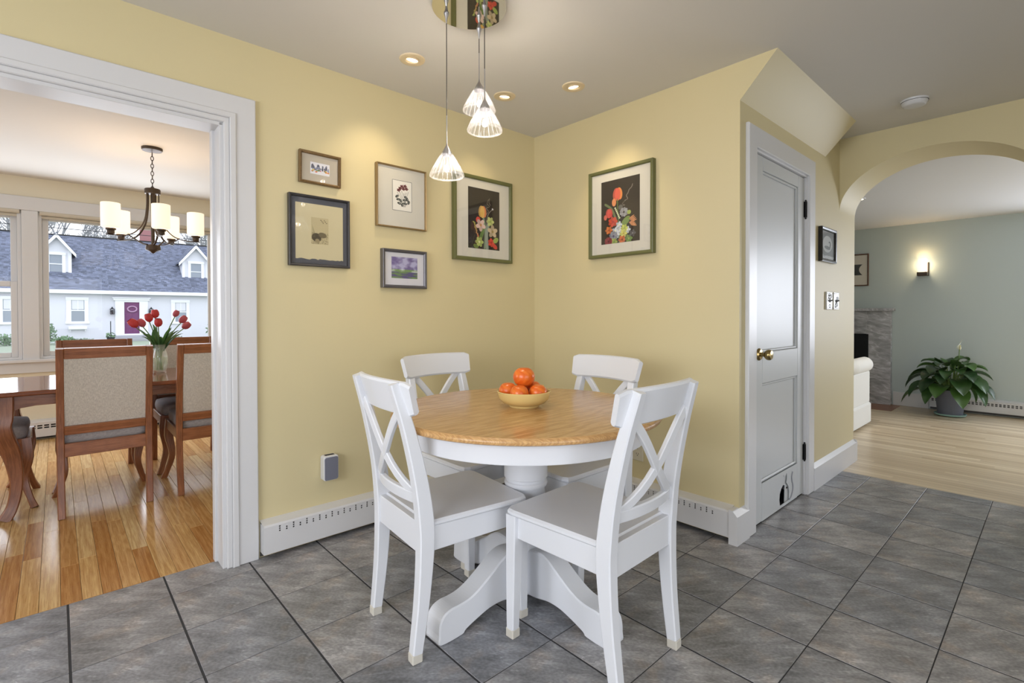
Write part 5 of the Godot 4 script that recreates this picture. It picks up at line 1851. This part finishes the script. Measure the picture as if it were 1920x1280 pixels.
	for k in 50:
		var a := k * 2.39996 + rng.randf_range(-0.3, 0.3)
		var ring_u := (k + 0.5) / 50.0
		var reach := lerpf(0.1, 0.38, pow(ring_u, 0.7)) * rng.randf_range(0.85, 1.15)
		var rise := lerpf(0.64, 0.36, pow(ring_u, 1.0)) + rng.randf_range(-0.05, 0.05)
		var dir := Vector3(cos(a), 0, sin(a))
		if dir.x > 0.2:
			reach *= 0.55
		var root := Vector3(0, 0.27, 0) + dir * 0.04
		var knee := dir * reach * 0.6 + Vector3(0, rise - 0.04, 0)
		var st := MB.new()
		st.tube(curve([root, root.lerp(knee, 0.5) + Vector3(0, 0.05, 0), knee], 4), 0.0035, 5)
		var so := obj("leaf_stalk", st, stalk, p)
		var long := lerpf(0.19, 0.27, ring_u)
		var fall := lerpf(-0.03, 0.23, ring_u) * rng.randf_range(0.7, 1.2)
		var tip := knee + dir * sqrt(maxf(0.01, long * long - fall * fall)) * (0.6 if dir.x > 0.2 else 1.0) - Vector3(0, fall, 0)
		var mid := (knee + tip) / 2.0 + Vector3(0, 0.07, 0) + dir * 0.03
		var lf := MB.new()
		leaf_blade(lf, knee - dir * 0.01, mid, tip, rng.randf_range(0.062, 0.09))
		obj("leaf", lf, greens[rng.randi_range(0, 2)], so)
	var fs := MB.new()
	fs.tube(curve([Vector3(0, 0.27, 0.02), Vector3(0, 0.5, 0.06), Vector3(0, 0.74, 0.075)], 5), 0.004, 6)
	var flower_stalk := obj("flower_stalk", fs, stalk, p)
	var spathe := MB.new()
	leaf_blade(spathe, Vector3(0.0, 0.73, 0.074), Vector3(-0.015, 0.785, 0.072), Vector3(0, 0.85, 0.1), 0.026)
	obj("spathe", spathe, mat("spathe_white", Color8(236, 240, 228), 0.5), flower_stalk)
	var spadix := MB.new()
	spadix.tube([Vector3(-0.008, 0.74, 0.08), Vector3(-0.012, 0.785, 0.082)], 0.006, 8)
	obj("spadix", spadix, mat("spadix_cream", Color8(222, 214, 160), 0.7), flower_stalk)


# ---------------------------------------------------------------- outdoors
func build_outdoors() -> void:
	struct("ground", box_mesh(Vector3(-60, -0.8, -90), Vector3(60, -0.55, -4.4)), mats["lawn"])
	var tr := mats["house_trim"] as Material
	var zf := -38.9
	var hs := thing("neighbour_house", "white clapboard house with dormers across the street", "house", Vector3(0, -0.55, zf))
	var y0 := 0.55   # local heights are measured from the ground at -0.55
	# body
	obj("wall", box_mesh(Vector3(-9.0, 0, -9.5), Vector3(5.9, 2.62 + y0, -0.03)), mats["clapboard"], hs)
	var cb := MB.new()
	for k in 31:
		var yb := 0.12 + k * 0.1
		cb.prism([Vector2(-0.03, yb), Vector2(0.0, yb), Vector2(-0.022, yb + 0.1), Vector2(-0.03, yb + 0.1)], Vector3(-9.0, 0, 0), Vector3(0, 0, 1), Vector3.UP, Vector3(14.8, 0, 0))
	obj("clapboards", cb, mats["clapboard"], hs).set_meta("kind", "stuff")
	# roof: eave at 2.68, ridge at 6.58
	var rf := MB.new()
	rf.prism([Vector2(0.35, 2.66 + y0), Vector2(-4.75, 6.58 + y0), Vector2(-9.85, 2.66 + y0), Vector2(-9.85, 2.56 + y0), Vector2(0.35, 2.56 + y0)], Vector3(-9.3, 0, 0), Vector3(0, 0, 1), Vector3.UP, Vector3(16.2, 0, 0))
	obj("roof", rf, mats["shingle"], hs)
	obj("fascia", box_mesh(Vector3(-9.3, 2.46 + y0, 0.3), Vector3(6.9, 2.68 + y0, 0.38)), tr, hs)
	obj("ridge_cap", box_mesh(Vector3(-9.3, 6.54 + y0, -4.83), Vector3(6.9, 6.62 + y0, -4.67)), mats["dark_gap"], hs)
	obj("corner_board", box_mesh(Vector3(5.62, 0, -0.03), Vector3(5.92, 2.5 + y0, 0.03)), tr, hs)
	# chimney behind the ridge
	var ch := obj("chimney", box_mesh(Vector3(2.15, 5.6 + y0, -5.6), Vector3(2.85, 7.9 + y0, -4.9)), mats["brick_far"], hs)
	obj("chimney_cap", box_mesh(Vector3(2.1, 7.9 + y0, -5.65), Vector3(2.9, 8.0 + y0, -4.85)), mats["brick_far"], ch)
	# ground floor windows
	for q in [[-2.052, 0.583, -1.006, 2.246], [3.296, 0.506, 4.369, 2.163], [-7.2, 0.583, -6.1, 2.246], [-5.0, 0.583, -3.95, 2.246]]:
		house_window(hs, Vector3(q[0], q[1] + y0, 0.0), Vector3(q[2], q[3] + y0, 0.0), 0.24, 0.19, 0.0)
	var bx := MB.new()
	bx.box(Vector3(-1.96, 0.24 + y0, 0), Vector3(-1.09, 0.43 + y0, 0.22), 0.01)
	bx.box(Vector3(-1.9, 0.12 + y0, 0), Vector3(-1.84, 0.24 + y0, 0.12))
	bx.box(Vector3(-1.2, 0.12 + y0, 0), Vector3(-1.14, 0.24 + y0, 0.12))
	obj("window_box", bx, tr, hs)
	# front door and surround
	var sd := MB.new()
	sd.box(Vector3(0.295, -0.3 + y0, -0.02), Vector3(0.76, 2.07 + y0, 0.1), 0.01)
	sd.box(Vector3(1.55, -0.3 + y0, -0.02), Vector3(2.012, 2.07 + y0, 0.1), 0.01)
	sd.box(Vector3(0.76, 1.96 + y0, -0.02), Vector3(1.55, 2.07 + y0, 0.1), 0.01)
	sd.box(Vector3(0.209, 2.07 + y0, -0.02), Vector3(2.096, 2.2 + y0, 0.16), 0.01)
	sd.box(Vector3(0.15, 2.2 + y0, -0.02), Vector3(2.15, 2.27 + y0, 0.22), 0.01)
	sd.box(Vector3(0.76, -0.3 + y0, -0.02), Vector3(1.55, -0.1 + y0, 0.1), 0.01)
	var dsur := obj("door_surround", sd, tr, hs)
	var dr := MB.new()
	dr.box(Vector3(0.76, -0.1 + y0, -0.02), Vector3(1.55, 1.96 + y0, 0.03))
	for c in 2:
		for r in 3:
			dr.box(Vector3(0.84 + c * 0.36, 0.0 + r * 0.66 + y0, 0.02), Vector3(1.11 + c * 0.36, 0.55 + r * 0.66 + y0, 0.045), 0.01)
	var door := obj("front_door", dr, mats["door_purple"], dsur)
	var wr := MB.new()
	var rp := []
	for k in 15:
		var a := TAU * k / 14
		rp.append(Vector3(1.17 + 0.24 * cos(a), 1.52 + y0 + 0.18 * sin(a), 0.07))
	wr.tube(rp, 0.045, 6, false)
	obj("wreath", wr, mat("wreath_lilac", Color8(190, 150, 184), 0.9), dsur)
	obj("step", box_mesh(Vector3(0.0, 0, 0.05), Vector3(2.4, 0.2, 1.1), 0.01), mat("stone_step", Color8(176, 176, 182), 0.9), hs)
	obj("step", box_mesh(Vector3(0.2, 0.2, 0.05), Vector3(2.2, 0.36, 0.7), 0.01), mats["stone_step"], hs)
	# lanterns beside the door
	for lx in [0.143, 2.172]:
		var l := MB.new()
		l.box(Vector3(lx - 0.06, 1.3 + y0, 0.0), Vector3(lx + 0.06, 1.42 + y0, 0.04))
		l.box(Vector3(lx - 0.1, 1.17 + y0, 0.08), Vector3(lx + 0.1, 1.21 + y0, 0.28))
		for cx in [-0.09, 0.09]:
			for cz in [0.09, 0.27]:
				l.box(Vector3(lx + cx - 0.012, 1.2 + y0, cz - 0.012), Vector3(lx + cx + 0.012, 1.5 + y0, cz + 0.012))
		l.lathe([Vector2(0.0, 1.66 + y0), Vector2(0.03, 1.63 + y0), Vector2(0.06, 1.56 + y0), Vector2(0.15, 1.5 + y0), Vector2(0.0, 1.5 + y0)], 4, Vector3(lx, 0, 0.18))
		l.box(Vector3(lx - 0.05, 1.2 + y0, 0.13), Vector3(lx + 0.05, 1.45 + y0, 0.23))
		obj("lantern", l, mat("lantern_black", Color8(40, 40, 46), 0.5), hs)
	# dormers
	dormer(hs, -2.45, 1.40, 3.30 + y0, 5.23 + y0, 6.17 + y0, [-2.95, 3.6 + y0, -2.03, 5.05 + y0])
	dormer(hs, 4.97, 1.66, 3.20 + y0, 5.05 + y0, 6.11 + y0, [4.5, 3.5 + y0, 5.48, 4.98 + y0])
	# utility wires over the street
	var n := 0
	for q in [[5.28, 5.29], [4.97, 4.95], [5.9, 6.0]]:
		var wpts := []
		for k in 13:
			var u := k / 12.0
			wpts.append(Vector3(lerpf(-22, 22, u), lerpf(q[0], q[1], u) + 0.25 * pow(2.0 * u - 1.0, 2.0), -30.0))
		var m := MB.new()
		m.tube(wpts, 0.016, 5)
		tag(obj("utility_wire", m, mats["lantern_black"]), ["dark utility wire, middle of three over the neighbour's roof", "dark utility wire running lowest, close to the roof ridge", "dark utility wire running highest above the roof"][n], "wire", "utility wires over the street")
		n += 1
	# planter with a pole by the door
	var pl := thing("door_planter", "small planter with a dark pole left of the purple door", "planter", Vector3(-0.05, -0.55, -37.0))
	var pb := MB.new()
	pb.lathe([Vector2(0, 0.0), Vector2(0.15, 0.0), Vector2(0.2, 0.3), Vector2(0.21, 0.32), Vector2(0, 0.3)], 16)
	obj("pot", pb, mats["lantern_black"], pl)
	var pk := MB.new()
	pk.tube([Vector3(0, 0.2, 0), Vector3(0, 1.3, 0)], 0.025, 6)
	obj("pole", pk, mats["lantern_black"], pl)
	obj("foliage", leaf_cloud(Vector3(0, 0.42, 0), Vector3(0.3, 0.18, 0.25), 60, 0.09, 5), mats["shrub_leaf"], pl)
	# shrubs along the house
	var sh := [
		[Vector3(-3.0, -0.55, -36.6), Vector3(0.55, 1.2, 0.5), "tall light green shrub at the left edge of the picture window"],
		[Vector3(5.55, -0.55, -36.6), Vector3(0.6, 1.15, 0.5), "tall green shrub at the right edge of the picture window"],
		[Vector3(-1.45, -0.55, -36.8), Vector3(0.7, 0.25, 0.3), "low grey shrub under the house's window box"],
		[Vector3(3.0, -0.55, -36.8), Vector3(0.7, 0.28, 0.3), "low grey shrub right of the purple door"],
		[Vector3(-2.2, -0.55, -36.0), Vector3(0.5, 0.45, 0.4), "small pale bush beside the tall shrub on the left"],
		[Vector3(-4.6, -0.55, -36.6), Vector3(0.8, 0.6, 0.5), "pale bush seen through the left sash window"],
	]
	for k in sh.size():
		var s: Array = sh[k]
		var o := thing("shrub", s[2], "shrub", s[0], 0.0, "shrubs along the neighbour's house")
		obj("foliage", leaf_cloud(Vector3(0, s[1].y * 0.55, 0), s[1] * Vector3(1, 0.55, 1), 420 if k < 2 else 200, 0.11, 200 + k), mats["shrub_leaf"] if k != 3 and k != 2 else mat("shrub_grey_%d" % k, Color8(168, 176, 164), 0.9), o)
		var st := MB.new()
		for q in 4:
			st.tube([Vector3(0.03 * q, 0, 0), Vector3(s[1].x * 0.3 * cos(q * 1.7), s[1].y * 0.7, 0.1 * sin(q * 1.7))], 0.02, 5)
		obj("stem", st, mats["bark"], o)
	# bare trees behind the house
	var names := ["bare tree behind the house, left of the chandelier", "bare tree behind the left dormer", "bare tree behind the chimney", "bare tree behind the roof between chimney and right dormer", "bare tree behind the right dormer", "bare tree behind the roof at the left sash window", "bare tree farthest right behind the roof"]
	var txs := [-2.2, -6.4, 3.4, 9.8, 13.2, -11.4, 21.0]
	for k in 7:
		rng.seed = 500 + k
		var o := thing("bare_tree", names[k], "tree", Vector3(txs[k], -0.55, -53.0 - 11.0 * (k % 3)), 0.0, "bare trees behind the neighbour's house")
		var trunk := MB.new()
		var twigs := MB.new()
		branch(trunk, twigs, Vector3.ZERO, Vector3(0.03, 1, 0.02), 4.4, 0.22, 0)
		obj("trunk", trunk, mats["bark"], o)
		obj("twigs", twigs, mats["twig"], o).set_meta("kind", "stuff")


func branch(trunk: MB, twigs: MB, at: Vector3, dir: Vector3, ln: float, r: float, level: int) -> void:
	var end := at + dir.normalized() * ln
	var bend := (at + end) / 2.0 + Vector3(rng.randf_range(-1, 1), 0, rng.randf_range(-1, 1)) * ln * 0.05
	(trunk if level < 2 else twigs).tube([at, bend, end], [maxf(r, 0.03), maxf(r * 0.85, 0.028), maxf(r * 0.7, 0.026)], 6 if level < 2 else 3, false)
	if level >= 6:
		return
	for k in 3:
		var side := Vector3(rng.randf_range(-1, 1), rng.randf_range(-0.1, 0.5), rng.randf_range(-1, 1)).normalized()
		branch(trunk, twigs, at.lerp(end, 1.0 if k == 0 else rng.randf_range(0.55, 0.95)), dir.normalized() + side * (0.35 if k == 0 else 0.75), ln * rng.randf_range(0.62, 0.8), r * (0.68 if k == 0 else 0.52), level + 1)


func leaf_cloud(c: Vector3, r: Vector3, count: int, size: float, seed_: int) -> MB:
	var m := MB.new()
	rng.seed = seed_
	for k in count:
		var d := Vector3(rng.randfn(), rng.randfn(), rng.randfn()).normalized() * pow(rng.randf(), 0.45)
		var p := c + d * r
		var a := Vector3(rng.randfn(), rng.randfn(), rng.randfn()).normalized()
		var b := a.cross(Vector3(rng.randfn(), rng.randfn(), rng.randfn())).normalized()
		m.face([p - a * size, p - b * size * 0.45, p + a * size, p + b * size * 0.45], a.cross(b))
	return m


func house_window(parent: Node3D, a: Vector3, b: Vector3, cw: float, head: float, z: float) -> void:
	var m := MB.new()
	m.box(Vector3(a.x, a.y, z - 0.02), Vector3(a.x + cw, b.y, z + 0.06), 0.01)
	m.box(Vector3(b.x - cw * 0.8, a.y, z - 0.02), Vector3(b.x, b.y, z + 0.06), 0.01)
	m.box(Vector3(a.x - 0.02, b.y - head, z - 0.03), Vector3(b.x + 0.02, b.y + 0.01, z + 0.08), 0.01)
	m.box(Vector3(a.x - 0.05, a.y, z - 0.02), Vector3(b.x + 0.05, a.y + 0.15, z + 0.09), 0.01)
	var mid := (a.y + b.y) / 2.0
	m.box(Vector3(a.x + cw, mid - 0.035, z - 0.02), Vector3(b.x - cw * 0.8, mid + 0.035, z + 0.035), 0.005)
	var w := obj("window", m, mats["house_trim"], parent)
	obj("pane", box_mesh(Vector3(a.x + cw, a.y + 0.1, z - 0.03), Vector3(b.x - cw * 0.8, b.y - head, z + 0.01)), mats["house_glass"], w)
	var cx := (a.x + cw + b.x - cw * 0.8) / 2.0
	obj("muntin", box_mesh(Vector3(cx - 0.015, mid, z), Vector3(cx + 0.015, b.y - head, z + 0.02)), mats["house_trim"], w)
	obj("curtain", box_mesh(Vector3(a.x + cw + 0.03, mid + 0.08, z + 0.002), Vector3(b.x - cw * 0.8 - 0.03, b.y - head, z + 0.012)), mats["clapboard"], w)


func dormer(parent: Node3D, cx: float, width: float, bottom: float, eave: float, apex: float, win: Array) -> void:
	var hw := width / 2.0
	var zf := -1.2
	var tr := mats["house_trim"] as Material
	var b := MB.new()
	b.prism([Vector2(cx - hw, bottom), Vector2(cx + hw, bottom), Vector2(cx + hw, eave), Vector2(cx, apex - 0.1), Vector2(cx - hw, eave)], Vector3(0, 0, zf), Vector3.RIGHT, Vector3.UP, Vector3(0, 0, -3.2))
	var d := obj("dormer", b, mats["clapboard"], parent)
	var r := MB.new()
	var ov := 0.22
	var sl := (apex - eave) / hw
	r.prism([Vector2(cx - hw - ov, eave - sl * ov), Vector2(cx, apex), Vector2(cx + hw + ov, eave - sl * ov), Vector2(cx + hw + ov, eave - sl * ov + 0.12), Vector2(cx, apex + 0.14), Vector2(cx - hw - ov, eave - sl * ov + 0.12)], Vector3(0, 0, zf + 0.25), Vector3.RIGHT, Vector3.UP, Vector3(0, 0, -3.5))
	obj("dormer_roof", r, mats["shingle"], d)
	var t := MB.new()
	t.prism([Vector2(cx - hw - ov, eave - sl * ov - 0.16), Vector2(cx, apex - 0.2), Vector2(cx + hw + ov, eave - sl * ov - 0.16), Vector2(cx + hw + ov, eave - sl * ov + 0.05), Vector2(cx, apex + 0.06), Vector2(cx - hw - ov, eave - sl * ov + 0.05)], Vector3(0, 0, zf + 0.2), Vector3.RIGHT, Vector3.UP, Vector3(0, 0, 0.08))
	t.box(Vector3(cx - hw, bottom, zf), Vector3(cx - hw + 0.16, eave, zf + 0.05))
	t.box(Vector3(cx + hw - 0.16, bottom, zf), Vector3(cx + hw, eave, zf + 0.05))
	obj("rake_trim", t, tr, d)
	house_window_part(d, win, zf)


func house_window_part(parent: Node3D, q: Array, z: float) -> void:
	var m := MB.new()
	var cw := 0.17
	m.box(Vector3(q[0], q[1], z - 0.02), Vector3(q[0] + cw, q[3], z + 0.07), 0.01)
	m.box(Vector3(q[2] - cw, q[1], z - 0.02), Vector3(q[2], q[3], z + 0.07), 0.01)
	m.box(Vector3(q[0] - 0.02, q[3] - 0.16, z - 0.03), Vector3(q[2] + 0.02, q[3] + 0.01, z + 0.085), 0.01)
	m.box(Vector3(q[0] - 0.04, q[1], z - 0.02), Vector3(q[2] + 0.04, q[1] + 0.14, z + 0.1), 0.01)
	var mid: float = (q[1] + q[3]) / 2.0
	m.box(Vector3(q[0] + cw, mid - 0.03, z - 0.02), Vector3(q[2] - cw, mid + 0.03, z + 0.04), 0.005)
	obj("window_trim", m, mats["house_trim"], parent)
	obj("window_pane", box_mesh(Vector3(q[0] + cw, q[1] + 0.1, z - 0.02), Vector3(q[2] - cw, q[3] - 0.16, z + 0.012)), mats["house_glass"], parent)
